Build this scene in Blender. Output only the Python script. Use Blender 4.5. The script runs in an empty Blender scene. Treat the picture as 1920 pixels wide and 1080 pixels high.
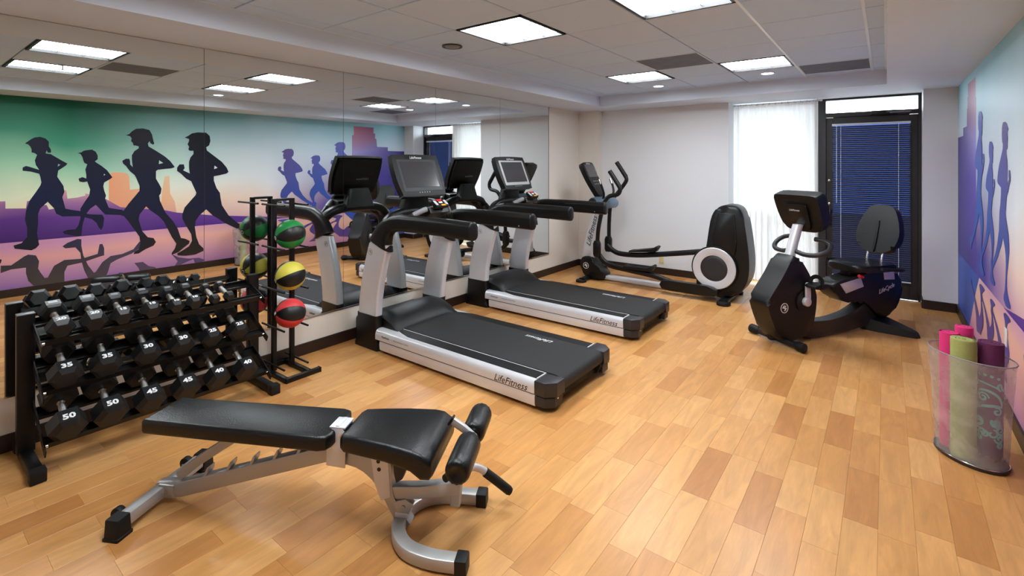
import bpy, bmesh, math, random
from mathutils import Vector, Matrix, Euler
random.seed(7)
S = bpy.context.scene
COL = S.collection
R = math.radians

# ------------------------------------------------------------------ camera, world, exposure
XL, XR = -3.963, 0.627          # mirror wall, mural wall
YF, YB = -1.7, 7.557            # wall behind the camera, door wall
YPL, YPR = 6.97, 7.23           # faces of the two wall piers at the far end
ZS, ZC = 2.477, 2.627           # soffit underside, tile ceiling
cd = bpy.data.cameras.new('camera'); cam = bpy.data.objects.new('camera', cd); COL.objects.link(cam)
cam.location = (0, 0, 1.627)
cam.rotation_euler = (R(90), 0, 0.6521)
cd.sensor_width = 36.0; cd.lens = 918.7/1920*36.0
cd.shift_y = -(540-308.56)/1920
cd.clip_start = 0.05
S.camera = cam
W = bpy.data.worlds.new('daylight'); S.world = W; W.use_nodes = True
bg = W.node_tree.nodes['Background']; bg.inputs[0].default_value = (0.88, 0.94, 1.0, 1); bg.inputs[1].default_value = 6.5
S.view_settings.view_transform = 'Standard'; S.view_settings.look = 'None'
S.view_settings.exposure = 0.85; S.view_settings.gamma = 1.0
S.view_settings.use_curve_mapping = False
PANEL_STRENGTH = 22.0

# ------------------------------------------------------------------ materials
def lin(c):
    if isinstance(c, str):
        c = c.lstrip('#'); c = tuple(int(c[i:i+2], 16)/255 for i in (0, 2, 4))
    return tuple(((x+0.055)/1.055)**2.4 if x > 0.04045 else x/12.92 for x in c[:3])
def nodes_of(m):
    m.use_nodes = True
    return m.node_tree.nodes, m.node_tree.links
MATS = {}
def mat(name, color, rough=0.5, metal=0.0, bump=0.0, bscale=200.0, var=0.0, vscale=8.0, coat=0.0, spec=0.5, stretch=None):
    m = bpy.data.materials.new(name); n, l = nodes_of(m); p = n['Principled BSDF']
    c = lin(color)
    p.inputs['Base Color'].default_value = (*c, 1); p.inputs['Roughness'].default_value = rough
    p.inputs['Metallic'].default_value = metal; p.inputs['Specular IOR Level'].default_value = spec
    if coat: p.inputs['Coat Weight'].default_value = coat; p.inputs['Coat Roughness'].default_value = 0.15
    tc = n.new('ShaderNodeTexCoord'); src = tc.outputs['Object']
    if stretch:
        mp = n.new('ShaderNodeMapping'); mp.inputs['Scale'].default_value = stretch; l.new(src, mp.inputs[0]); src = mp.outputs[0]
    if bump:
        t = n.new('ShaderNodeTexNoise'); t.inputs['Scale'].default_value = bscale; t.inputs['Detail'].default_value = 3
        b = n.new('ShaderNodeBump'); b.inputs['Strength'].default_value = bump; b.inputs['Distance'].default_value = 0.002
        l.new(src, t.inputs['Vector']); l.new(t.outputs['Fac'], b.inputs['Height']); l.new(b.outputs[0], p.inputs['Normal'])
    if var:
        t = n.new('ShaderNodeTexNoise'); t.inputs['Scale'].default_value = vscale; t.inputs['Detail'].default_value = 4
        r = n.new('ShaderNodeMapRange'); r.inputs[1].default_value = 0.3; r.inputs[2].default_value = 0.7; r.inputs[3].default_value = 1-var; r.inputs[4].default_value = 1+var
        mx = n.new('ShaderNodeVectorMath'); mx.operation = 'SCALE'; mx.inputs[0].default_value = c
        l.new(src, t.inputs['Vector']); l.new(t.outputs['Fac'], r.inputs[0]); l.new(r.outputs[0], mx.inputs['Scale']); l.new(mx.outputs[0], p.inputs['Base Color'])
    MATS[name] = m
    return m
M = {}
M['wall'] = mat('white_wall_paint', (.885, .89, .90), .6, bump=.15, bscale=300)
M['cover'] = mat('cream_wallcovering', (.89, .86, .82), .6, bump=.5, bscale=60, var=.035, vscale=40, stretch=(9, 9, .35))
M['soffit'] = mat('soffit_paint', (.85, .89, .95), .65, bump=.12, bscale=260)
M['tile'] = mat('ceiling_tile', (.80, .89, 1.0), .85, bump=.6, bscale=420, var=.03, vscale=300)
M['tee'] = mat('ceiling_tee_white', (.88, .93, .98), .4)
M['base'] = mat('dark_brown_baseboard', (.16, .105, .085), .4, var=.15, vscale=20)
M['black'] = mat('black_plastic', (.04, .04, .043), .4, bump=.25, bscale=900, spec=.38)
M['black2'] = mat('satin_black_plastic', (.042, .042, .045), .38, bump=.08, bscale=700, spec=.36)
M['rubber'] = mat('black_rubber', (.035, .035, .037), .55, bump=.3, bscale=500, spec=.35)
M['urethane'] = mat('hex_head_urethane', (.07, .075, .085), .42, bump=.15, bscale=600, spec=.42)
M['powder'] = mat('black_powder_coat', (.02, .02, .024), .42, bump=.2, bscale=900, spec=.35)
M['vinyl'] = mat('black_vinyl', (.022, .028, .033), .36, bump=.45, bscale=160, spec=.42)
M['belt'] = mat('tread_belt', (.085, .082, .084), .6, bump=.6, bscale=700, var=.12, vscale=25, stretch=(1, 6, 1))
M['cap'] = mat('dark_grey_plastic', (.15, .15, .165), .42, bump=.2, bscale=700)
M['silver'] = mat('silver_plastic', (.84, .84, .86), .34, metal=.3, var=.02)
M['steel'] = mat('silver_grey_paint', (.70, .695, .69), .36, metal=.4, bump=.05, bscale=500)
M['chrome'] = mat('chrome', (.82, .80, .78), .16, metal=1.0)
M['knurl'] = mat('knurled_steel', (.78, .77, .76), .30, metal=1.0, bump=.8, bscale=700)
M['bluegrey'] = mat('blue_grey_plastic', (.42, .50, .58), .35, metal=.2)
M['screen'] = mat('black_glass_screen', (.30, .30, .31), .16, metal=.55, coat=.5, spec=.8)
M['white'] = mat('white_print', (.93, .93, .93), .5)
M['ink'] = mat('black_print', (.05, .05, .05), .5)
M['grey'] = mat('grey_label', (.52, .53, .55), .4)
M['red'] = mat('red_plastic', (.85, .10, .14), .4)
M['yellowlab'] = mat('orange_label', (.90, .62, .12), .5)
M['green'] = mat('ball_green', (.06, .50, .22), .45, bump=.25, bscale=250)
M['yellow'] = mat('ball_yellow', (.82, .77, .28), .45, bump=.25, bscale=250)
M['ballred'] = mat('ball_red', (.84, .22, .24), .45, bump=.25, bscale=250)
M['ballblack'] = mat('ball_black', (.05, .05, .055), .42, bump=.25, bscale=250)
M['bronze'] = mat('dark_bronze_frame', (.15, .135, .14), .42, bump=.05, bscale=300)
M['slat'] = mat('dark_blind_slat', (.17, .19, .26), .35)
M['cord'] = mat('white_cord', (.85, .87, .92), .5)
M['pipe'] = mat('white_enamel', (.88, .88, .88), .35)
M['ivory'] = mat('ivory_plastic', (.86, .80, .62), .4)
M['matpink'] = mat('pink_foam', (.86, .18, .48), .7, bump=.4, bscale=200)
M['matgreen'] = mat('sage_foam', (.63, .66, .38), .75, bump=.5, bscale=160, var=.06, vscale=60)
M['matpurple'] = mat('plum_foam', (.36, .11, .30), .7, bump=.4, bscale=200)
M['teal'] = mat('teal_print', (.42, .74, .70), .6)
M['vent'] = mat('grey_perforated_panel', (.42, .45, .50), .7, bump=1.0, bscale=500, var=.12, vscale=9)
M['lens'] = mat('can_light_lens', (.95, .95, .95), .4)

def node_mat(name): 
    m = bpy.data.materials.new(name); n, l = nodes_of(m); return m, n, l, n['Principled BSDF'], n['Material Output']
# mirror
m, n, l, p, o = node_mat('mirror_silvering'); p.inputs['Base Color'].default_value = (.80, .83, .82, 1); p.inputs['Metallic'].default_value = 1; p.inputs['Roughness'].default_value = 0.0; M['mirror'] = m
# glass: thin pane
m, n, l, p, o = node_mat('clear_pane')
tr = n.new('ShaderNodeBsdfTransparent'); tr.inputs[0].default_value = (.93, .97, 1, 1); gl = n.new('ShaderNodeBsdfGlossy'); gl.inputs['Roughness'].default_value = .02
mx = n.new('ShaderNodeMixShader'); mx.inputs[0].default_value = .07; l.new(tr.outputs[0], mx.inputs[1]); l.new(gl.outputs[0], mx.inputs[2]); l.new(mx.outputs[0], o.inputs[0]); M['glass'] = m
m, n, l, p, o = node_mat('tinted_door_pane')
tr = n.new('ShaderNodeBsdfTransparent'); tr.inputs[0].default_value = (.12, .21, .42, 1); gl = n.new('ShaderNodeBsdfGlossy'); gl.inputs['Roughness'].default_value = .02
mx = n.new('ShaderNodeMixShader'); mx.inputs[0].default_value = .05; l.new(tr.outputs[0], mx.inputs[1]); l.new(gl.outputs[0], mx.inputs[2]); l.new(mx.outputs[0], o.inputs[0]); M['tint'] = m
# sheer curtain cloth
m, n, l, p, o = node_mat('sheer_white_cloth')
df = n.new('ShaderNodeBsdfDiffuse'); df.inputs[0].default_value = (.80, .79, .76, 1); tl = n.new('ShaderNodeBsdfTranslucent'); tl.inputs[0].default_value = (.88, .87, .84, 1)
tr = n.new('ShaderNodeBsdfTransparent'); m1 = n.new('ShaderNodeMixShader'); m1.inputs[0].default_value = .18; m2 = n.new('ShaderNodeMixShader'); m2.inputs[0].default_value = .025
l.new(df.outputs[0], m1.inputs[1]); l.new(tl.outputs[0], m1.inputs[2]); l.new(m1.outputs[0], m2.inputs[1]); l.new(tr.outputs[0], m2.inputs[2]); l.new(m2.outputs[0], o.inputs[0]); M['sheer'] = m
# galvanised mesh: fine perforated sheet, half open
m, n, l, p, o = node_mat('galvanised_mesh'); p.inputs['Metallic'].default_value = .25; p.inputs['Roughness'].default_value = .5
tc = n.new('ShaderNodeTexCoord'); t = n.new('ShaderNodeTexNoise'); t.inputs['Scale'].default_value = 9; t.inputs['Detail'].default_value = 6
rp = n.new('ShaderNodeValToRGB'); rp.color_ramp.elements[0].position = .35; rp.color_ramp.elements[0].color = (.42, .43, .43, 1); rp.color_ramp.elements[1].position = .7; rp.color_ramp.elements[1].color = (.78, .78, .77, 1)
l.new(tc.outputs['Object'], t.inputs['Vector']); l.new(t.outputs['Fac'], rp.inputs[0]); l.new(rp.outputs[0], p.inputs['Base Color'])
tr = n.new('ShaderNodeBsdfTransparent'); mx = n.new('ShaderNodeMixShader'); mx.inputs[0].default_value = .64
l.new(p.outputs[0], mx.inputs[1]); l.new(tr.outputs[0], mx.inputs[2]); l.new(mx.outputs[0], o.inputs[0]); M['mesh'] = m
# lit diffuser
m, n, l, p, o = node_mat('lit_diffuser'); e = n.new('ShaderNodeEmission'); e.inputs[0].default_value = (.91, .96, 1, 1); e.inputs[1].default_value = PANEL_STRENGTH; l.new(e.outputs[0], o.inputs[0]); M['lit'] = m
m, n, l, p, o = node_mat('lit_can'); e = n.new('ShaderNodeEmission'); e.inputs[0].default_value = (1, .97, .93, 1); e.inputs[1].default_value = 12; l.new(e.outputs[0], o.inputs[0]); M['litcan'] = m
# tinted gradient screen is plain glass; wood floor
m, n, l, p, o = node_mat('maple_plank')
tc = n.new('ShaderNodeTexCoord'); oi = n.new('ShaderNodeObjectInfo'); ge = n.new('ShaderNodeNewGeometry')
ad = n.new('ShaderNodeMath'); ad.operation = 'ADD'; l.new(oi.outputs['Random'], ad.inputs[0]); l.new(ge.outputs['Random Per Island'], ad.inputs[1])
fr = n.new('ShaderNodeMath'); fr.operation = 'FRACT'; l.new(ad.outputs[0], fr.inputs[0])
cx = n.new('ShaderNodeCombineXYZ'); mu = n.new('ShaderNodeMath'); mu.operation = 'MULTIPLY'; mu.inputs[1].default_value = 37.0; l.new(fr.outputs[0], mu.inputs[0])
for i in range(3): l.new(mu.outputs[0], cx.inputs[i])
av = n.new('ShaderNodeVectorMath'); av.operation = 'ADD'; l.new(tc.outputs['Object'], av.inputs[0]); l.new(cx.outputs[0], av.inputs[1])
mp = n.new('ShaderNodeMapping'); mp.inputs['Scale'].default_value = (5.5, .9, 1); l.new(av.outputs[0], mp.inputs[0])
t1 = n.new('ShaderNodeTexNoise'); t1.inputs['Scale'].default_value = 3.2; t1.inputs['Detail'].default_value = 5; t1.inputs['Distortion'].default_value = 1.2; l.new(mp.outputs[0], t1.inputs['Vector'])
mp2 = n.new('ShaderNodeMapping'); mp2.inputs['Scale'].default_value = (60, 2.5, 1); l.new(av.outputs[0], mp2.inputs[0])
t2 = n.new('ShaderNodeTexNoise'); t2.inputs['Scale'].default_value = 4; t2.inputs['Detail'].default_value = 3; l.new(mp2.outputs[0], t2.inputs['Vector'])
rp = n.new('ShaderNodeValToRGB'); cr = rp.color_ramp; cr.elements[0].position = 0; cr.elements[0].color = (*lin((.70, .47, .255)), 1); cr.elements[1].position = 1; cr.elements[1].color = (*lin((.82, .615, .38)), 1)
for pos, c in ((.22, (.75, .53, .30)), (.6, (.785, .57, .335))):
    q = cr.elements.new(pos); q.color = (*lin(c), 1)
l.new(fr.outputs[0], rp.inputs[0])
g1 = n.new('ShaderNodeMapRange'); g1.inputs[1].default_value = .3; g1.inputs[2].default_value = .7; g1.inputs[3].default_value = .86; g1.inputs[4].default_value = 1.1; l.new(t1.outputs['Fac'], g1.inputs[0])
g2 = n.new('ShaderNodeMapRange'); g2.inputs[1].default_value = .3; g2.inputs[2].default_value = .7; g2.inputs[3].default_value = .96; g2.inputs[4].default_value = 1.04; l.new(t2.outputs['Fac'], g2.inputs[0])
gm = n.new('ShaderNodeMath'); gm.operation = 'MULTIPLY'; l.new(g1.outputs[0], gm.inputs[0]); l.new(g2.outputs[0], gm.inputs[1])
sc = n.new('ShaderNodeVectorMath'); sc.operation = 'SCALE'; l.new(rp.outputs[0], sc.inputs[0]); l.new(gm.outputs[0], sc.inputs['Scale']); l.new(sc.outputs[0], p.inputs['Base Color'])
p.inputs['Roughness'].default_value = .33; p.inputs['Specular IOR Level'].default_value = .4
bp = n.new('ShaderNodeBump'); bp.inputs['Strength'].default_value = .08; bp.inputs['Distance'].default_value = .001; l.new(t2.outputs['Fac'], bp.inputs['Height']); l.new(bp.outputs[0], p.inputs['Normal'])
M['plank'] = m

# mural prints: colour follows the print's own height and length
def ramp2(name, left, right, y0, y1, z0, z1, third=None):
    """left/right: list of (pos, colour) along the height, blended along the length of the wall."""
    m, n, l, p, o = node_mat(name); p.inputs['Roughness'].default_value = .5; p.inputs['Specular IOR Level'].default_value = .3
    tc = n.new('ShaderNodeTexCoord'); sx = n.new('ShaderNodeSeparateXYZ'); l.new(tc.outputs['Object'], sx.inputs[0])
    nz = n.new('ShaderNodeTexNoise'); nz.inputs['Scale'].default_value = .7; nz.inputs['Detail'].default_value = 2; l.new(tc.outputs['Object'], nz.inputs['Vector'])
    nr = n.new('ShaderNodeMapRange'); nr.inputs[1].default_value = .3; nr.inputs[2].default_value = .7; nr.inputs[3].default_value = -.09; nr.inputs[4].default_value = .09; l.new(nz.outputs['Fac'], nr.inputs[0])
    def rng(sock, a, b):
        r = n.new('ShaderNodeMapRange'); r.inputs[1].default_value = a; r.inputs[2].default_value = b; l.new(sock, r.inputs[0]); return r.outputs[0]
    fz = rng(sx.outputs['Z'], z0, z1); fy = rng(sx.outputs['Y'], y0, y1)
    az = n.new('ShaderNodeMath'); l.new(fz, az.inputs[0]); l.new(nr.outputs[0], az.inputs[1])
    def rmp(st):
        r = n.new('ShaderNodeValToRGB'); e = r.color_ramp.elements
        while len(e) > 1: e.remove(e[-1])
        e[0].position = st[0][0]; e[0].color = (*lin(st[0][1]), 1)
        for pz, c in st[1:]: q = e.new(pz); q.color = (*lin(c), 1)
        l.new(az.outputs[0], r.inputs[0]); return r.outputs[0]
    mx = n.new('ShaderNodeMix'); mx.data_type = 'RGBA'; l.new(fy, mx.inputs[0]); l.new(rmp(left), mx.inputs[6]); l.new(rmp(right), mx.inputs[7])
    out = mx.outputs[2]
    if third:                                      # a further printed tint that fades in along the length and out with height
        c3, ya, yb, za, zb = third
        f1, f2 = rng(sx.outputs['Y'], ya, yb), rng(sx.outputs['Z'], zb, za)
        mm = n.new('ShaderNodeMath'); mm.operation = 'MULTIPLY'; l.new(f1, mm.inputs[0]); l.new(f2, mm.inputs[1])
        m3 = n.new('ShaderNodeMix'); m3.data_type = 'RGBA'; l.new(mm.outputs[0], m3.inputs[0]); l.new(out, m3.inputs[6]); m3.inputs[7].default_value = (*lin(c3), 1); out = m3.outputs[2]
    l.new(out, p.inputs['Base Color'])
    return m
M['sky'] = ramp2('mural_sky_print',
    [(0, '#e8b090'), (.15, '#ecd0a8'), (.33, '#dfe6c8'), (.52, '#9fd0b0'), (.72, '#3f9478'), (1, '#0c5f4c')],
    [(0, '#d0a0b4'), (.18, '#f0d4c8'), (.38, '#e4eaf2'), (.65, '#d6e6f2'), (.85, '#b4d6e4'), (1, '#8cc2d0')], 1.6, 4.2, .67, 2.477, ('#4a429c', 4.2, 5.4, .85, 2.0))
M['water'] = ramp2('mural_water_print',
    [(0, '#8f68a8'), (.35, '#b98ab4'), (.7, '#e0a0a0'), (1, '#c890b8')],
    [(0, '#cf8fae'), (.4, '#e8b0a0'), (.75, '#f0c2a8'), (1, '#d8a8c0')], 1.0, 6.5, .09, .67)
M['hill'] = ramp2('mural_hill_print', [(0, '#3a1c62'), (.5, '#5b3183'), (.8, '#9a6a9c'), (1, '#d6a0a0')], [(0, '#57328e'), (.5, '#7a4f9e'), (1, '#c48fae')], 1.0, 3.4, .67, 1.3)
M['block'] = ramp2('mural_block_print', [(0, '#b080a0'), (.4, '#e59c78'), (1, '#eba47c')], [(0, '#c090a8'), (.5, '#e8bd98'), (1, '#dfd2b2')], 2.0, 3.0, .7, 1.55)
M['tower'] = ramp2('mural_tower_print', [(0, '#4f3a9a'), (.45, '#6a56b4'), (.7, '#a8a0dc'), (.85, '#b888a4'), (1, '#b0687a')], [(0, '#33307e'), (.5, '#3c348a'), (1, '#40307a')], 5.9, 7.2, .67, 2.47)
M['runner'] = ramp2('mural_runner_print', [(0, '#1f1c18'), (.3, '#191a2a'), (.55, '#101a40'), (.85, '#0f1230'), (1, '#1c1128')], [(0, '#2a2420'), (.4, '#141a34'), (1, '#0a0a16')], .9, 3.2, .2, 2.1)
M['runnerblue'] = ramp2('mural_far_runner_print', [(0, '#4a4a9a'), (.4, '#3f4f9c'), (.8, '#5c5498'), (1, '#6a5484')], [(0, '#3b56b0'), (.5, '#3b62b8'), (1, '#6a74c4')], 4.4, 6.0, .4, 2.1)
M['runnerref'] = ramp2('mural_reflection_print', [(0, '#4d4440'), (.6, '#3c3840'), (1, '#34304c')], [(0, '#6a4f8c'), (.6, '#5e4c94'), (1, '#4a4690')], 1.6, 4.6, .1, .67)

# ------------------------------------------------------------------ mesh helpers
def finish(name, bm, material, parent=None, smooth=True, loc=None, rot=None, angle=38):
    me = bpy.data.meshes.new(name)
    bmesh.ops.recalc_face_normals(bm, faces=bm.faces[:])
    bm.to_mesh(me); bm.free()
    me.materials.append(material)
    if smooth:
        me.shade_smooth(); me.set_sharp_from_angle(angle=R(angle))
    o = bpy.data.objects.new(name, me); COL.objects.link(o)
    if parent is not None: o.parent = parent
    if loc is not None: o.location = loc
    if rot is not None: o.rotation_euler = rot
    return o
def merge(dst, src, mtx=None):
    if mtx is not None: src.transform(mtx)
    me = bpy.data.meshes.new('tmp'); src.to_mesh(me); src.free(); dst.from_mesh(me); bpy.data.meshes.remove(me)
def frame(right, up, origin=(0, 0, 0)):
    r = Vector(right).normalized(); u = Vector(up).normalized(); nrm = r.cross(u).normalized(); u = nrm.cross(r)
    mt = Matrix((r, u, nrm)).transposed().to_4x4(); mt.translation = Vector(origin); return mt
def rot_m(rot, c=(0, 0, 0)):
    return Matrix.Translation(Vector(c)) @ Euler(rot).to_matrix().to_4x4()
class B:
    def __init__(s): s.bm = bmesh.new()
    def box(s, c, size, bev=0.0, rot=(0, 0, 0), seg=2, taper=None):
        b = bmesh.new(); bmesh.ops.create_cube(b, size=1)
        for v in b.verts:
            v.co = Vector((v.co.x*size[0], v.co.y*size[1], v.co.z*size[2]))
            if taper and v.co.z > 0: v.co.x *= taper[0]; v.co.y *= taper[1]
        if bev: bmesh.ops.bevel(b, geom=b.edges[:], offset=bev, segments=seg, affect='EDGES', profile=.5, clamp_overlap=True)
        merge(s.bm, b, rot_m(rot, c)); return s
    def prism(s, pts, t, mtx, bev=0.0, seg=2):
        """polygon pts (a,b) extruded -t/2..t/2 along the matrix's third axis"""
        b = bmesh.new()
        lo = [b.verts.new((a, c, -t/2)) for a, c in pts]; hi = [b.verts.new((a, c, t/2)) for a, c in pts]
        k = len(pts); f0 = b.faces.new(lo[::-1]); f1 = b.faces.new(hi)
        for i in range(k): b.faces.new((lo[i], lo[(i+1) % k], hi[(i+1) % k], hi[i]))
        if bev:
            ed = list(set(f0.edges[:]+f1.edges[:]))
            bmesh.ops.bevel(b, geom=ed, offset=bev, segments=seg, affect='EDGES', profile=.5, clamp_overlap=True)
        merge(s.bm, b, mtx); return s
    def xz(s, pts, y0, y1, bev=0.0, seg=2):
        """profile in the x-z plane, thickness from y0 to y1"""
        return s.prism([(a, c) for a, c in pts], abs(y1-y0), frame((1, 0, 0), (0, 0, 1), (0, (y0+y1)/2, 0)), bev, seg)
    def yz(s, pts, x0, x1, bev=0.0, seg=2):
        return s.prism(pts, abs(x1-x0), frame((0, 1, 0), (0, 0, 1), ((x0+x1)/2, 0, 0)), bev, seg)
    def xy(s, pts, z0, z1, bev=0.0, seg=2):
        return s.prism(pts, abs(z1-z0), frame((1, 0, 0), (0, 1, 0), (0, 0, (z0+z1)/2)), bev, seg)
    def rings(s, rings, cap=True, closed=True):
        b = s.bm; vs = [[b.verts.new(p) for p in r] for r in rings]; k = len(vs[0])
        for a, c in zip(vs[:-1], vs[1:]):
            for i in range(k if closed else k-1): b.faces.new((a[i], a[(i+1) % k], c[(i+1) % k], c[i]))
        if cap: b.faces.new(vs[0][::-1]); b.faces.new(vs[-1])
        return s
    def sweep(s, path, prof, up=(0, 0, 1), scales=None, cap=True):
        """sweep a closed 2D profile (side, up) along a 3D path"""
        P = [Vector(p) for p in path]; rs = []; U = Vector(up).normalized(); last = None
        for i, p in enumerate(P):
            t = (P[min(i+1, len(P)-1)]-P[max(i-1, 0)]).normalized()
            side = t.cross(U)
            if side.length < 1e-3: side = last if last is not None else t.cross(Vector((1, 0, 0)))
            side.normalize(); last = side; u = side.cross(t).normalized(); k = scales[i] if scales else 1
            k = k if isinstance(k, tuple) else (k, k)
            rs.append([p+side*(a*k[0])+u*(c*k[1]) for a, c in prof])
        return s.rings(rs, cap)
    def tube(s, path, r, seg=10, n=0, scales=None, up=(0, 0, 1)):
        if n: path = smooth(path, n)
        P = [Vector(p) for p in path]; t0 = (P[1]-P[0]).normalized(); U = Vector(up)
        if abs(t0.dot(U)) > .95: U = Vector((0, 1, 0)) if abs(t0.y) < .9 else Vector((1, 0, 0))
        side = t0.cross(U).normalized(); rs = []
        for i, p in enumerate(P):
            t = (P[min(i+1, len(P)-1)]-P[max(i-1, 0)]).normalized()
            side = (side-t*side.dot(t)).normalized(); u = side.cross(t); rr = r*(scales[i] if scales else 1)
            rs.append([p+side*(rr*math.cos(2*math.pi*k/seg))+u*(rr*math.sin(2*math.pi*k/seg)) for k in range(seg)])
        return s.rings(rs)
    def cyl(s, a, b, r, seg=16, r2=None, bev=0.0):
        a = Vector(a); b = Vector(b); d = (b-a)
        if not bev: return s.tube([a, b], r, seg, scales=[1, (r2 if r2 is not None else r)/r])
        u = d.normalized()
        return s.tube([a, a+u*bev*.3, a+u*bev, b-u*bev, b-u*bev*.3, b], r, seg, scales=[1-bev/r, 1-bev*.3/r, 1, 1, 1-bev*.3/r, 1-bev/r])
    def lathe(s, prof, mtx=None, seg=24):
        """prof: (radius, height) list about local z"""
        b = bmesh.new(); rs = []
        for rr, z in prof: rs.append([b.verts.new((max(rr, 1e-5)*math.cos(2*math.pi*k/seg), max(rr, 1e-5)*math.sin(2*math.pi*k/seg), z)) for k in range(seg)])
        for a, c in zip(rs[:-1], rs[1:]):
            for i in range(seg): b.faces.new((a[i], a[(i+1) % seg], c[(i+1) % seg], c[i]))
        bmesh.ops.remove_doubles(b, verts=b.verts[:], dist=2e-5)
        merge(s.bm, b, mtx or Matrix.Identity(4)); return s
    def build(s, name, material, parent=None, smooth=True, **k): return finish(name, s.bm, material, parent, smooth, **k)
def smooth(pts, n=6, closed=False):
    P = [Vector(p) for p in pts]; k = len(P); out = []
    rngs = range(k if closed else k-1)
    for i in rngs:
        g = (lambda j: P[j % k]) if closed else (lambda j: P[max(0, min(k-1, j))])
        p0, p1, p2, p3 = g(i-1), g(i), g(i+1), g(i+2)
        for j in range(n):
            t = j/n; out.append(.5*((2*p1)+(p2-p0)*t+(2*p0-5*p1+4*p2-p3)*t*t+(3*p1-p0-3*p2+p3)*t**3))
    if not closed: out.append(P[-1].copy())
    return out
def smooth2(pts, n=4): return [(v.x, v.y) for v in smooth([(a, b, 0) for a, b in pts], n, True)]
def circ(r, n=24, c=(0, 0)): return [(c[0]+r*math.cos(2*math.pi*i/n), c[1]+r*math.sin(2*math.pi*i/n)) for i in range(n)]
def rrect(w, h, r, n=4):
    out = []
    for cx, cy, a0 in ((w/2-r, h/2-r, 0), (-w/2+r, h/2-r, 90), (-w/2+r, -h/2+r, 180), (w/2-r, -h/2+r, 270)):
        for i in range(n+1):
            a = R(a0+90*i/n); out.append((cx+r*math.cos(a), cy+r*math.sin(a)))
    return out
def tag(o, label=None, cat=None, group=None, kind=None):
    if label: o['label'] = label
    if cat: o['category'] = cat
    if group: o['group'] = group
    if kind: o['kind'] = kind
    return o
def thing(name, label, cat, loc=(0, 0, 0), rz=0, group=None):
    o = bpy.data.objects.new(name, None); COL.objects.link(o); o.location = loc; o.rotation_euler = (0, 0, rz); o.empty_display_size = .1
    return tag(o, label, cat, group)
def struct(name, b, material, smooth=False, parent=None):
    o = b.build(name, material, parent, smooth); 
    if parent is None: o['kind'] = 'structure'
    return o
def copy_tree(o, parent=None):
    c = o.copy(); COL.objects.link(c); c.parent = parent
    for ch in list(o.children): copy_tree(ch, c)
    return c
def text(body, size, material, parent, name, right, up, origin, depth=.0006, shear=0.0, bold=0.0, sx=1.0):
    cu = bpy.data.curves.new(name, 'FONT'); cu.body = body; cu.size = size; cu.extrude = depth/2; cu.shear = shear; cu.offset = bold
    cu.align_x = 'CENTER'; cu.align_y = 'CENTER'; cu.resolution_u = 2
    tmp = bpy.data.objects.new('tmp', cu); COL.objects.link(tmp)
    me = bpy.data.meshes.new_from_object(tmp); bpy.data.objects.remove(tmp); bpy.data.curves.remove(cu)
    me.transform(frame(right, up, origin) @ Matrix.Diagonal((sx, 1, 1, 1)))
    me.name = name; me.materials.clear(); me.materials.append(material)
    o = bpy.data.objects.new(name, me); COL.objects.link(o); o.parent = parent
    return o
# ------------------------------------------------------------------ floor: strip planks laid along the room
PW, PLN, PT = .1311, .47, .008
floor = struct('floor', B().box(((XL+XR)/2, (YF+YB)/2, -.058), (XR-XL+.3, YB-YF+.3, .1)), M['base'])
def plank_bm(w, ln, bm=None, c=(0, 0), e=.00025, ch=.0007):
    b = bm or bmesh.new(); hx, hy = w/2-e, ln/2-e
    t = [b.verts.new((c[0]+sx*(hx-ch), c[1]+sy*(hy-ch), 0)) for sx, sy in ((-1, -1), (1, -1), (1, 1), (-1, 1))]
    k = [b.verts.new((c[0]+sx*hx, c[1]+sy*hy, -ch*.8)) for sx, sy in ((-1, -1), (1, -1), (1, 1), (-1, 1))]
    q = [b.verts.new((c[0]+sx*hx, c[1]+sy*hy, -PT)) for sx, sy in ((-1, -1), (1, -1), (1, 1), (-1, 1))]
    b.faces.new(t)
    for i in range(4):
        j = (i+1) % 4; b.faces.new((k[i], k[j], t[j], t[i])); b.faces.new((q[i], q[j], k[j], k[i]))
    return b
cells = []
rows = 35; pw = (XR-XL)/rows
for r in range(rows):
    x = XL+pw*(r+.5); y = YF-random.random()*PLN
    while y < YB:
        a, b_ = max(y, YF), min(y+PLN, YB)
        if b_-a > .02: cells.append((x, (a+b_)/2, b_-a, b_-a > PLN-.001))
        y += PLN
ca, sa = math.cos(.6521), math.sin(.6521)
def shown(c):
    """size in the picture of a plank, zero when out of the frame or under a treadmill deck"""
    x, y = c[0], c[1]; d = -x*sa+y*ca
    if d < .6: return 0
    u = 960+918.7*(x*ca+y*sa)/d; v = 308.56+918.7*1.627/d
    if not (-40 < u < 1960 and v < 1130): return 0
    if -3.5 < x < -1.8 and (2.85 < y < 3.75 or 4.4 < y < 5.3): return 0
    if x < -3.55 and y < 2.2: return 0
    return 1/d**2
order = sorted([c for c in cells if c[3]], key=shown, reverse=True)
single = set(order[:300])
me_plank = None
rest = bmesh.new()
for c in cells:
    if c in single:
        if me_plank is None:
            o = finish('plank', plank_bm(pw, PLN), M['plank'], floor, False); me_plank = o.data
        else:
            o = bpy.data.objects.new('plank', me_plank); COL.objects.link(o); o.parent = floor
        o.location = (c[0], c[1], 0)
    else: plank_bm(pw, c[2], rest, (c[0], c[1]))
o = finish('plank_field', rest, M['plank'], floor, False); o['kind'] = 'stuff'

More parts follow.
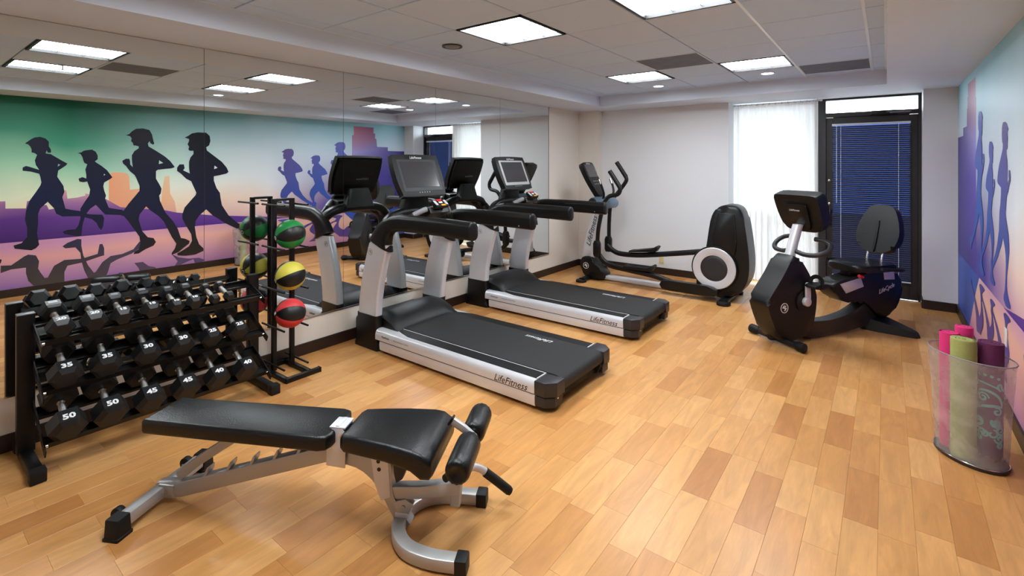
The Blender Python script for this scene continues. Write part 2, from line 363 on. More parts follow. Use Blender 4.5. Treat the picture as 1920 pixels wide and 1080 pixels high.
# ------------------------------------------------------------------ walls
YM = 7.13          # recess wall behind the elliptical trainer
XPL, XPR, XW = -3.616, .334, -1.714
H = ZC+.25
def wbox(x0, x1, y0, y1, z0, z1): return ((x0+x1)/2, (y0+y1)/2, (z0+z1)/2), (x1-x0, y1-y0, z1-z0)
struct('wall_left', B().box(*wbox(XL-.12, XL, YF-.1, YB+.2, 0, H)), M['cover'])
struct('wall_back_left', B().box(*wbox(XL, XPL, YPL, YB+.2, 0, ZS)), M['cover'])
struct('wall_back', B().box(*wbox(XPL, XW, YM, YB+.2, 0, ZS)), M['wall'])
struct('wall_back_right', B().box(*wbox(XPR, XR, YPR, YB+.2, 0, ZS)), M['wall'])
wall_r = struct('wall_right', B().box(*wbox(XR, XR+.12, YF-.1, YB+.2, 0, H)), M['wall'])
struct('wall_front', B().box(*wbox(XL, XR, YF-.1, YF, 0, H)), M['wall'])
BH, BT = .10, .014
struct('baseboard_left', B().box(*wbox(XL, XL+BT, YF, YPL, 0, BH), bev=.003), M['base'])
struct('baseboard_back_left', B().box(*wbox(XL+BT, XPL, YPL-BT, YPL, 0, BH), bev=.003), M['base'])
struct('baseboard_back', B().box(*wbox(XPL, XW, YM-BT, YM, 0, BH), bev=.003), M['base'])
struct('baseboard_back_right', B().box(*wbox(XPR, XR-BT, YPR-BT, YPR, 0, BH), bev=.003), M['base'])
struct('baseboard_right', B().box(*wbox(XR-BT, XR, YF, YPR, 0, BH), bev=.003), M['base'])
struct('trim_1', B().box(*wbox(XPR-BT, XPR, YPR, YB-.05, 0, BH), bev=.003), M['base'])

# ------------------------------------------------------------------ ceiling: lowered soffit round a tray of lay-in tiles
TX0, TX1, TY0, TY1 = -3.341, .0055, -1.022, 6.507
struct('ceiling_soffit_left', B().box(*wbox(XL, TX0, YF, YB+.2, ZS, H)), M['soffit'])
struct('ceiling_soffit_right', B().box(*wbox(TX1, XR, YF, YB+.2, ZS, H)), M['soffit'])
struct('ceiling_soffit_back', B().box(*wbox(TX0, TX1, TY1, YB+.2, ZS, H)), M['soffit'])
struct('ceiling_soffit_front', B().box(*wbox(TX0, TX1, YF, TY0, ZS, H)), M['soffit'])
ceil = struct('ceiling', B().box(*wbox(TX0, TX1, TY0, TY1, ZC+.12, H)), M['soffit'])
GX, GY, T = -2.554, 2.638, .61
xs = [TX0]+[GX+T*i for i in range(-1, 5)]+[TX1]
ys = [GY+T*j for j in range(-6, 7)]+[TY1]
LIGHTS = [(0, -3), (2, -3), (0, 0), (2, 0), (0, 4), (2, 4)]; VENTS = [(1, -2), (1, 3), (3, 5)]
tile_cache = {}
for a in range(len(xs)-1):
    for c in range(len(ys)-1):
        cell = (a-2, c-6)
        if cell in LIGHTS or cell in VENTS: continue
        w, d = round(xs[a+1]-xs[a]-.010, 4), round(ys[c+1]-ys[c]-.010, 4)
        if (w, d) not in tile_cache:
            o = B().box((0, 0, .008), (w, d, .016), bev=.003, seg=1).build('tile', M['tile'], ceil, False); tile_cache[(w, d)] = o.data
        else:
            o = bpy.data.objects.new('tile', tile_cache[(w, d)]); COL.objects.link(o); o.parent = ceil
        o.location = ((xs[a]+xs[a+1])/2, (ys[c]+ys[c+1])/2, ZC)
for k, x in enumerate(xs[1:-1]):
    proud = k >= 4
    B().box((x, (TY0+TY1)/2, ZC+(.000 if proud else .013)), (.018 if proud else .022, TY1-TY0, .008)).build('tee', M['tee'] if proud else M['vent'], ceil, False)
for y in ys[1:-1]:
    B().box(((TX0+TX1)/2, y, ZC+.013), (TX1-TX0, .022, .006)).build('cross_tee', M['vent'], ceil, False)
for nm, c, s in (('wall_angle', ((TX0+TX1)/2, TY1-.008, ZC), (TX1-TX0, .016, .005)), ('wall_angle', (TX0+.008, (TY0+TY1)/2, ZC), (.016, TY1-TY0, .005)), ('wall_angle', (TX1-.008, (TY0+TY1)/2, ZC), (.016, TY1-TY0, .005))):
    B().box(c, s).build(nm, M['tee'], ceil, False)
def cellc(i, j): return (GX+T*(i+.5), GY+T*(j+.5))
lab = {(0, -3): 'square ceiling light panel reflected nearest the left edge, in the row by the mirrors', (2, -3): 'square ceiling light panel beside the sprinkler, seen only in the mirror on the mural side',
       (0, 0): 'square lit ceiling panel above the nearer treadmill, beside the round speaker', (2, 0): 'largest square lit ceiling panel, cut off by the top of the picture',
       (0, 4): 'small-looking lit ceiling panel towards the far end, on the mirror side', (2, 4): 'lit ceiling panel at the far end between two grey perforated panels'}
for (i, j) in LIGHTS:
    x, y = cellc(i, j)
    t = thing('ceiling_light', lab[(i, j)], 'ceiling light', (x, y, ZC+.002), 0, 'square ceiling light panels')
    fb = B(); w = T-.02
    for sx, sy, lx, ly in ((-1, 0, .02, w), (1, 0, .02, w), (0, -1, w, .02), (0, 1, w, .02)):
        fb.box((sx*(w/2-.010), sy*(w/2-.010), .02), (lx, ly, .05))
    fb.build('frame', M['black'], t, False)
    B().box((0, 0, .026), (w-.04, w-.04, .01)).build('diffuser', M['lit'], t, False)
    for k in (-1, 1):
        B().box((k*(w-.03)/6, 0, .015), (.007, w-.04, .004)).build('louvre_bar', M['tee'], t, False)
        B().box((0, k*(w-.03)/6, .015), (w-.04, .007, .004)).build('louvre_bar', M['tee'], t, False)
vl = {(1, -2): 'grey perforated return panel seen only in the mirror, next to two lights', (1, 3): 'grey perforated ceiling panel between the two far light panels', (3, 5): 'grey perforated ceiling panel in the far corner nearest the mural wall'}
for (i, j) in VENTS:
    x, y = cellc(i, j)
    t = thing('air_return_panel', vl[(i, j)], 'vent', (x, y, ZC), 0, 'grey air return panels')
    B().box((0, 0, .006), (T-.03, T-.03, .01)).build('perforated_plate', M['vent'], t, False)
    f = B()
    for sx, sy, lx, ly in ((-1, 0, .012, T-.008), (1, 0, .012, T-.008), (0, -1, T-.03, .012), (0, 1, T-.03, .012)): f.box((sx*(T/2-.01), sy*(T/2-.01), .004), (lx, ly, .012))
    f.build('frame', M['tee'], t, False)
def can(loc, label, lit=True, r=.075):
    t = thing('recessed_downlight' if lit else 'ceiling_speaker', label, 'downlight' if lit else 'speaker', loc, 0, 'round recessed downlights' if lit else None)
    B().lathe([(r*.78, .001), (r, -.002), (r*1.02, .003), (r*.99, .008), (r*.76, .008), (r*.78, .001)]).build('trim_ring', M['tee'] if lit else M['cap'], t)
    if lit: B().lathe([(0, .002), (r*.5, .0015), (r*.77, .003), (r*.77, .008), (0, .008)]).build('lens', M['litcan'], t)
    else:
        B().lathe([(0, -.012), (r*.35, -.009), (r*.7, -.003), (r*.77, .004), (r*.77, .008), (0, .008)]).build('grille', M['grey'], t)
can((-2.30, 6.08, ZC-.008), 'small round downlight at the far end, on the mirror side')
can((-1.03, 5.95, ZC-.008), 'small round downlight at the far end, in front of the curtain')
can((-.30, 3.03, ZC-.008), 'small round downlight near the mural wall, seen in the mirror')
can((-2.905, 2.975, ZC-.009), 'dark round ceiling speaker beside the lit panel above the treadmills', False, .085)
t = thing('sprinkler_head', 'small dark sprinkler head hanging between the two nearest light panels in the mirror', 'sprinkler', (-1.35, 1.17, ZC-.002))
B().lathe([(0, 0), (.035, 0), (.033, -.006), (.012, -.01), (0, -.01)]).build('escutcheon', M['grey'], t)
B().cyl((0, 0, -.008), (0, 0, -.045), .007).build('stem', M['chrome'], t)
B().lathe([(0, -.045), (.022, -.047), (.022, -.05), (0, -.051)]).build('deflector', M['chrome'], t)

# ------------------------------------------------------------------ wall mirror in tall panels
seams = [.329, 1.479, 2.633, 3.791, 4.93, 6.072]
mlab = ['nearest tall mirror panel behind the dumbbell rack, running off the left edge', 'tall mirror panel behind the medicine ball stand', 'tall mirror panel behind the nearer treadmill', 'tall mirror panel behind the farther treadmill', 'farthest and narrowest-looking mirror panel, ending at the bare wall']
for k in range(5):
    a, b_ = seams[k]+.0015, seams[k+1]-.0015
    t = thing('wall_mirror', mlab[k], 'mirror', (XL, (a+b_)/2, 0), 0, 'tall wall mirror panels')
    w = b_-a
    B().box((.0055, 0, (.313+ZS-.004)/2), (.003, w, ZS-.004-.313)).build('mirror_glass', M['mirror'], t, False)
    B().box((.002, 0, (.313+ZS-.004)/2), (.004, w+.001, ZS-.004-.313)).build('backing', M['ink'], t, False)
struct('trim_2', B().box((XL+.006, (seams[0]+seams[-1])/2, .309), (.012, seams[-1]-seams[0], .008)), M['chrome'])
struct('trim_3', B().box((XL+.005, seams[-1]+.002, (.313+ZS)/2), (.010, .004, ZS-.317)), M['black'])

# ------------------------------------------------------------------ mural on the right wall
def print_poly(name, pts, x, material, parent):
    return B().prism([(a, b_) for a, b_ in pts], .0006, frame((0, 1, 0), (0, 0, 1), (x, 0, 0))).build(name, material, parent, False)
def sheet(name, y0, y1, z0, z1, x, material): 
    return print_poly(name, [(y0, z0), (y1, z0), (y1, z1), (y0, z1)], x, material, wall_r)
SK = {'A':[(1.17,1.89),(1.2,1.92),(1.23,1.95),(1.26,1.97),(1.31,1.98),(1.36,1.96),(1.39,1.92),(1.39,1.86),(1.41,1.82),(1.41,1.78),(1.38,1.78),(1.37,1.81),(1.36,1.77),(1.41,1.76),(1.5,1.69),(1.57,1.64),(1.55,1.61),(1.48,1.55),(1.47,1.47),(1.5,1.41),(1.53,1.35),(1.54,1.27),(1.52,1.2),(1.55,1.05),(1.61,1.03),(1.69,1.01),(1.78,0.96),(1.84,0.95),(1.93,0.94),(1.95,0.89),(1.94,0.79),(1.92,0.73),(1.89,0.77),(1.87,0.83),(1.82,0.89),(1.69,0.94),(1.52,0.95),(1.46,0.99),(1.44,1.06),(1.38,1.15),(1.31,1.07),(1.29,1.0),(1.29,0.88),(1.28,0.76),(1.3,0.61),(1.27,0.57),(1.23,0.55),(1.08,0.59),(1.07,0.63),(1.14,0.65),(1.19,0.72),(1.19,0.84),(1.17,0.94),(1.18,1.05),(1.21,1.17),(1.27,1.28),(1.31,1.36),(1.32,1.4),(1.31,1.47),(1.3,1.51),(1.22,1.54),(1.15,1.55),(1.15,1.59),(1.18,1.61),(1.21,1.6),(1.3,1.56),(1.27,1.62),(1.26,1.68),(1.28,1.75),(1.26,1.77),(1.23,1.78),(1.23,1.82),(1.22,1.85),(1.2,1.88)],
  'B':[(1.67,1.78),(1.71,1.79),(1.73,1.81),(1.76,1.82),(1.82,1.83),(1.86,1.8),(1.88,1.75),(1.88,1.7),(1.85,1.67),(1.87,1.65),(1.92,1.61),(1.98,1.55),(2.04,1.45),(2.02,1.43),(1.95,1.38),(1.94,1.33),(1.95,1.27),(1.97,1.2),(1.96,1.16),(2.0,1.03),(2.07,1.01),(2.15,0.99),(2.18,0.95),(2.24,0.95),(2.26,0.89),(2.25,0.83),(2.22,0.87),(2.13,0.92),(1.96,0.94),(1.93,0.98),(1.86,1.08),(1.8,1.03),(1.75,0.95),(1.72,0.81),(1.71,0.68),(1.68,0.67),(1.54,0.72),(1.52,0.75),(1.57,0.77),(1.65,0.77),(1.68,0.82),(1.7,0.91),(1.7,1.04),(1.75,1.14),(1.79,1.21),(1.8,1.29),(1.78,1.36),(1.77,1.4),(1.73,1.39),(1.69,1.4),(1.68,1.44),(1.72,1.46),(1.76,1.44),(1.76,1.49),(1.75,1.56),(1.77,1.63),(1.74,1.65),(1.73,1.68),(1.72,1.73),(1.7,1.77)],
  'C':[(2.19,2.04),(2.23,2.06),(2.26,2.1),(2.31,2.14),(2.39,2.15),(2.47,2.13),(2.5,2.07),(2.52,1.97),(2.53,1.93),(2.51,1.92),(2.48,1.94),(2.47,1.97),(2.45,1.93),(2.46,1.89),(2.55,1.83),(2.66,1.75),(2.73,1.68),(2.79,1.59),(2.75,1.57),(2.65,1.56),(2.57,1.55),(2.55,1.53),(2.55,1.42),(2.59,1.34),(2.62,1.27),(2.61,1.2),(2.59,1.17),(2.6,1.09),(2.67,0.91),(2.77,0.77),(2.83,0.65),(2.87,0.51),(2.93,0.49),(2.99,0.45),(2.98,0.41),(2.9,0.35),(2.84,0.3),(2.75,0.27),(2.75,0.3),(2.79,0.36),(2.81,0.43),(2.75,0.54),(2.65,0.78),(2.58,0.87),(2.48,0.96),(2.43,1.02),(2.35,0.91),(2.34,0.83),(2.38,0.67),(2.45,0.57),(2.52,0.55),(2.55,0.49),(2.52,0.44),(2.42,0.4),(2.34,0.35),(2.28,0.35),(2.29,0.38),(2.34,0.41),(2.36,0.48),(2.35,0.59),(2.29,0.7),(2.22,0.82),(2.17,0.9),(2.16,0.97),(2.22,1.07),(2.3,1.18),(2.35,1.25),(2.35,1.32),(2.31,1.44),(2.29,1.48),(2.24,1.53),(2.19,1.61),(2.16,1.64),(2.15,1.68),(2.19,1.71),(2.23,1.71),(2.24,1.67),(2.24,1.63),(2.27,1.59),(2.26,1.7),(2.26,1.76),(2.29,1.82),(2.34,1.86),(2.34,1.89),(2.3,1.9),(2.28,1.9),(2.27,1.94),(2.25,1.96),(2.26,2.0),(2.24,2.03)],
  'D':[(2.92,2.04),(2.97,2.07),(3.02,2.11),(3.1,2.13),(3.22,2.13),(3.27,2.08),(3.28,2.0),(3.26,1.93),(3.22,1.9),(3.23,1.85),(3.34,1.76),(3.45,1.67),(3.52,1.58),(3.55,1.51),(3.52,1.48),(3.39,1.45),(3.33,1.44),(3.33,1.37),(3.37,1.25),(3.42,1.17),(3.43,1.08),(3.45,0.97),(3.55,0.8),(3.68,0.67),(3.83,0.57),(3.94,0.59),(3.98,0.54),(3.95,0.43),(3.88,0.41),(3.83,0.49),(3.71,0.55),(3.51,0.67),(3.41,0.75),(3.31,0.82),(3.22,0.92),(3.12,0.83),(3.07,0.75),(3.06,0.65),(3.08,0.5),(3.12,0.38),(3.18,0.31),(3.18,0.27),(3.07,0.23),(2.94,0.23),(2.83,0.25),(2.82,0.28),(2.9,0.32),(2.98,0.37),(3.02,0.45),(3.01,0.55),(2.94,0.69),(2.89,0.8),(2.89,0.87),(2.92,0.97),(3.01,1.08),(3.07,1.15),(3.08,1.19),(3.04,1.29),(3.01,1.37),(2.94,1.41),(2.87,1.49),(2.82,1.53),(2.82,1.58),(2.85,1.63),(2.91,1.63),(2.92,1.57),(2.9,1.54),(2.99,1.49),(2.98,1.58),(2.98,1.67),(3.0,1.74),(3.04,1.79),(3.04,1.84),(2.99,1.84),(2.97,1.86),(2.98,1.9),(2.96,1.94),(2.98,1.99),(2.98,2.02)],
  'rA':[(0.96,0.4),(1.05,0.39),(1.16,0.48),(1.2,0.5),(1.27,0.48),(1.3,0.4),(1.29,0.31),(1.31,0.26),(1.35,0.18),(1.38,0.18),(1.44,0.32),(1.54,0.38),(1.71,0.37),(1.88,0.41),(1.9,0.54),(1.93,0.54),(1.95,0.48),(1.95,0.38),(1.9,0.37),(1.73,0.32),(1.57,0.3),(1.54,0.22),(1.54,0.07),(1.46,0.03),(1.27,0.07),(1.2,0.17),(1.18,0.27),(1.18,0.34),(1.05,0.34),(0.96,0.31)],
  'rB':[(1.52,0.56),(1.57,0.6),(1.67,0.64),(1.71,0.63),(1.71,0.54),(1.73,0.41),(1.78,0.27),(1.84,0.16),(1.86,0.17),(1.93,0.29),(2.02,0.36),(2.15,0.37),(2.28,0.42),(2.35,0.52),(2.37,0.5),(2.35,0.42),(2.26,0.36),(2.09,0.3),(2.02,0.26),(1.99,0.14),(1.96,0.07),(1.78,0.1),(1.74,0.21),(1.71,0.34),(1.7,0.45),(1.65,0.53),(1.55,0.53)],
  'rC':[(2.29,0.22),(2.39,0.22),(2.46,0.15),(2.54,0.12),(2.56,0.08),(2.48,0.06),(2.36,0.07),(2.34,0.14)],
  'rD':[(2.75,0.28),(2.84,0.22),(2.97,0.18),(3.12,0.17),(3.19,0.13),(3.15,0.05),(3.07,0.08),(3.04,0.16),(2.97,0.14),(2.89,0.11),(2.82,0.06),(2.79,0.1),(2.83,0.16)],
  'city1':[(0.96,1.18),(1.0,1.18),(1.0,1.09),(1.18,1.08),(1.19,1.17),(1.22,1.17),(1.25,1.12),(1.37,1.11),(1.39,1.05),(1.46,1.06),(1.54,1.3),(1.56,1.28),(1.57,1.18),(1.67,1.19),(1.75,1.21),(1.75,1.24),(1.84,1.21),(1.96,1.16),(2.13,1.03),(2.35,0.99),(2.62,0.96),(2.82,0.9),(2.87,0.7),(2.26,0.67),(0.96,0.68)],
  'city2':[(2.0,1.02),(2.0,1.49),(2.05,1.52),(2.13,1.52),(2.21,1.5),(2.23,1.46),(2.24,1.27),(2.35,1.28),(2.36,1.1),(2.62,1.08),(2.63,1.25),(2.66,1.45),(2.72,1.46),(2.73,1.19),(2.79,1.07),(2.82,0.85),(2.0,0.91)],
  }
X0 = XR-.0004
sheet('sky_print', YF, YPR, .67, ZS, X0, M['sky']); sheet('water_print', YF, YPR, BH, .67, X0, M['water'])
x1, x2, x3 = X0-.0008, X0-.0016, X0-.0024
print_poly('city_block_print', SK['city2'], x1, M['block'], wall_r)
print_poly('skyline_print', [(YF, .67), (YF, 1.15), (-.6, 1.15), (-.6, 1.3), (-.2, 1.3), (-.2, 1.1), (.5, 1.1), (.5, 1.2), (.8, 1.2)]+SK['city1'][:-3]+[(3.3, .82), (4.2, .72), (4.6, .67)], x2, M['hill'], wall_r)
print_poly('tower_print', [(5.88, .67), (5.88, 2.22), (5.92, 2.22), (5.92, 2.40), (6.40, 2.40), (6.40, 2.28), (6.44, 2.28), (6.44, 2.17), (6.47, 2.17), (6.49, 2.0), (6.52, 2.0), (6.77, 2.0), (6.77, 1.92), (YPR-.01, 1.92), (YPR-.01, .67)], x1, M['tower'], wall_r)
print_poly('tower_reflection_print', [(5.7, .67), (YPR-.01, .67), (YPR-.01, BH), (6.3, BH), (6.1, .3), (5.9, .5)], x1, M['runnerblue'], wall_r)
for q, k in enumerate('ABCD'): print_poly('runner_print', SK[k], x3-.0008*q, M['runner'], wall_r)
print_poly('runner_print', [(a-2.02, b_+.02) for a, b_ in SK['C']], x3, M['runner'], wall_r)
for tri in ([(1.475, 1.60), (1.50, 1.625), (1.478, 1.635)], [(1.945, 1.475), (1.962, 1.49), (1.946, 1.50)], [(2.585, 1.635), (2.64, 1.65), (2.59, 1.69)], [(3.335, 1.555), (3.385, 1.575), (3.34, 1.61)]):
    print_poly('arm_gap_print', tri, x3-.0032, M['sky'], wall_r)
for q, k in enumerate(('rA', 'rB', 'rC', 'rD')): print_poly('runner_reflection_print', SK[k], x2+.00008*q, M['runnerref'], wall_r)
D = SK['D']; dx = sum(a for a, _ in D)/len(D)
def placed(y, ztop, zfoot, sy=1.0, flip=False):
    z0, z1 = min(b_ for _, b_ in D), max(b_ for _, b_ in D); k = (ztop-zfoot)/(z1-z0)
    return [(y+(a-dx)*k*sy, zfoot+(b_-z0)*k) for a, b_ in D]
for q, (y, zt, zf) in enumerate(((4.60, 1.91, .70), (5.13, 1.80, .74), (5.66, 2.07, .72))):
    pts = placed(y, zt, zf); print_poly('far_runner_print', pts, x3-.0008*q, M['runnerblue'], wall_r)
    print_poly('runner_reflection_print', [(a, .67-(b_-.67)*.62) for a, b_ in pts if b_ < 1.45], x3-.0008*q, M['runnerref'], wall_r)

# ------------------------------------------------------------------ window, curtain, door, blind, outlets
YG = YB            # glazing plane
w = struct('window_1', B().box(*wbox(-1.86, -.70, YG, YG+.06, 0, .06)).box(*wbox(-1.86, -.70, YG, YG+.06, ZS-.05, ZS)).box(*wbox(-1.86, -1.80, YG, YG+.06, .06, ZS-.05)).box(*wbox(-.76, -.70, YG, YG+.06, .06, ZS-.05)), M['bronze'])
B().box(*wbox(-1.80, -.76, YG+.005, YG+.055, .90, .97)).build('window_rail', M['bronze'], w, False)
B().box(*wbox(-1.30, -1.24, YG+.005, YG+.055, .06, .90)).build('window_mullion', M['bronze'], w, False)
B().box(*wbox(-1.80, -.76, YG+.027, YG+.031, .97, ZS-.05)).build('pane', M['glass'], w, False)
B().box(*wbox(-1.80, -1.30, YG+.027, YG+.031, .06, .90)).build('pane', M['glass'], w, False)
B().box(*wbox(-1.24, -.76, YG+.027, YG+.031, .06, .90)).build('pane', M['glass'], w, False)
d = struct('door_1', B().box(*wbox(-.70, -.622, YG-.03, YG+.07, 0, ZS)).box(*wbox(.302, XPR, YG-.03, YG+.07, 0, ZS)).box(*wbox(-.622, .302, YG-.03, YG+.07, ZS-.025, ZS)).box(*wbox(-.622, .302, YG-.03, YG+.07, 2.235, 2.29)), M['bronze'])
B().box(*wbox(-.622, .302, YG+.018, YG+.022, 2.29, ZS-.025)).build('transom_pane', M['glass'], d, False)
lf = B().box(*wbox(-.622, -.545, YG, YG+.045, .005, 2.23), bev=.003).box(*wbox(.225, .302, YG, YG+.045, .005, 2.23), bev=.003).box(*wbox(-.545, .225, YG, YG+.045, 2.14, 2.235), bev=.003).box(*wbox(-.545, .225, YG, YG+.045, .005, .20), bev=.003).build('door_leaf', M['bronze'], d, False)
B().box(*wbox(-.545, .225, YG+.02, YG+.024, .20, 2.14)).build('door_pane', M['tint'], lf, False)
B().cyl((-.585, YG, 1.42), (-.585, YG-.03, 1.42), .017, bev=.004).build('deadbolt', M['chrome'], lf)
B().cyl((-.585, YG, 1.12), (-.585, YG-.03, 1.12), .017, bev=.004).build('lock_cylinder', M['chrome'], lf)
hb = B(); hb.tube([(-.575, YG, 1.04), (-.575, YG-.05, 1.04), (-.575, YG-.055, .95), (-.575, YG-.05, .86), (-.575, YG, .86)], .009, n=5); hb.build('pull_handle', M['bronze'], lf)
cl = B().box((-.02, YG-.055, 2.262), (.26, .05, .055), bev=.006).build('door_closer', M['black2'], d)
B().box((.12, YG-.10, 2.255), (.22, .02, .008), rot=(0, 0, -.35)).box((.12, YG-.13, 2.262), (.24, .02, .008), rot=(0, 0, .18)).build('closer_arm', M['grey'], cl)
# venetian blind hung on the door glass
t = thing('venetian_blind', 'dark slatted venetian blind covering the glass of the door', 'blind', (-.16, YG-.02, 2.135))
bw = .79
B().box((0, 0, 0), (bw, .03, .028), bev=.003).build('head_rail', M['cord'], t)
ns = 76; z1, z0 = -.03, -1.905
sl = B(); c = Matrix.Rotation(R(62), 4, 'X')
sl.sweep([(-bw/2, 0, 0), (bw/2, 0, 0)], [(-.0119, -.0006), (0, .0018), (.0119, -.0006), (.0119, .0002), (0, .0026), (-.0119, .0002)])
sl.bm.transform(Matrix.Rotation(R(-83), 4, 'X')); first = None
for k in range(ns):
    z = z1+(z0-z1)*k/(ns-1)
    if first is None: o = sl.build('slat', M['slat'], t); first = o.data
    else: o = bpy.data.objects.new('slat', first); COL.objects.link(o); o.parent = t
    o.location = (0, 0, z)
B().box((0, 0, z0-.018), (bw, .024, .014), bev=.003).build('bottom_rail', M['cord'], t)
for x in (-.30, .28):
    B().tube([(x, -.014, 0), (x, -.014, z0-.02)], .0028, 6).build('ladder_cord', M['cord'], t)
B().tube([(-.345, -.02, -.01), (-.345, -.022, -1.0)], .0035, 6).build('tilt_wand', M['cord'], t)
# sheer curtain
t = thing('sheer_curtain', 'floor-length white sheer curtain glowing with daylight beside the door', 'curtain', (-1.27, 7.40, 0))
b = bmesh.new(); nx, x0, x1c = 180, -.60, .575; grid = []
prof = [(2.445, .3), (2.40, .45), (2.2, .8), (1.2, 1), (.035, 1.15)]
for z, k in prof:
    row = []
    for i in range(nx+1):
        f = i/nx; x = x0+(x1c-x0)*f
        row.append(b.verts.new((x, k*(.020*math.sin(f*2*math.pi*15+.6*math.sin(f*17))+.010*math.sin(f*2*math.pi*31+1)), z+.006*math.sin(f*2*math.pi*15)*(z > 2.42))))
    grid.append(row)
for a, c in zip(grid[:-1], grid[1:]):
    for i in range(nx): b.faces.new((a[i], a[i+1], c[i+1], c[i]))
finish('cloth', b, M['sheer'], t)
t2 = thing('curtain_rod', 'thin curtain rod under the soffit holding the sheer curtain', 'curtain rod', (-1.27, 7.40, 2.452))
B().cyl((-.62, 0, 0), (.60, 0, 0), .008, 10).build('rod', M['pipe'], t2)
for x in (-.585, .57): B().box((x, .0, .012), (.012, .02, .026), bev=.002).build('bracket', M['pipe'], t2)
B().lathe([(0, -.02), (.012, -.012), (.014, 0), (.008, .012), (0, .012)], frame((0, 1, 0), (0, 0, 1), (.61, 0, 0))).build('finial', M['pipe'], t2)
first = None
for k in range(16):
    x = -.57+k*.073
    if first is None: o = B().lathe([(.0085, -.002), (.013, -.002), (.013, .002), (.0085, .002), (.0085, -.002)], frame((0, 1, 0), (0, 0, 1)), 12).build('ring', M['grey'], t2); first = o.data
    else: o = bpy.data.objects.new('ring', first); COL.objects.link(o); o.parent = t2
    o.location = (x, 0, 0)
# paving outside the glass
struct('ground', B().box((-1, YB+6.2, -.12), (16, 12, .2)), mat('pale_concrete_paving', (.50, .46, .40), .8, bump=.3, bscale=30, var=.06))
def outlet(loc, rz, label, m):
    t = thing('wall_outlet', label, 'outlet', loc, rz)
    B().box((0, -.003, 0), (.072, .006, .115), bev=.002).build('cover_plate', M[m], t)
    for z in (-.028, .028): B().box((0, -.0065, z), (.034, .003, .03), bev=.001).build('socket', M[m], t)
outlet((-2.65, YM, .21), 0, 'ivory power outlet low on the wall behind the elliptical trainer', 'ivory')
outlet((XR-.003, 4.50, .50), R(-90), 'white power outlet on the mural behind the mat basket', 'pipe')
# ------------------------------------------------------------------ treadmills
def emblem(parent, r, right, up, origin, ring, face):
    mt = frame(right, up, origin)
    B().prism(circ(r, 20), .0012, mt).build('emblem_disc', face, parent, False)
    rb = B()
    rb.lathe([(r*.86, .0006), (r, .0006), (r, .0018), (r*.86, .0018), (r*.86, .0006)], mt, 24); rb.build('emblem_ring', ring, parent)
    u = mt @ Matrix.Rotation(R(8), 4, 'Z')
    s = B()
    for pts in ([(-.58, .1), (-.1, .55), (.12, .62), (-.05, .2), (.1, -.2), (-.2, -.02)], [(.6, -.12), (.15, -.55), (-.12, -.6), (.05, -.18), (-.1, .2), (.25, 0)], [(.05, .3), (.5, .42), (.42, .2), (.15, .1)]):
        s.prism([(a*r, c*r) for a, c in pts], .001, u @ Matrix.Translation((0, 0, .0012)))
    s.build('emblem_mark', ring, parent, False)
def loft_blade(z_pts, y0, y1, bev=.012):
    """a blade given as (x_front, x_rear, z) stations"""
    b = B(); rs = []
    for xf, xr, z in z_pts:
        cx, w = (xf+xr)/2, xr-xf
        rs.append([Vector((cx+p[0], (y0+y1)/2+p[1], z)) for p in rrect(w, y1-y0, bev, 3)])
    return b.rings(rs)
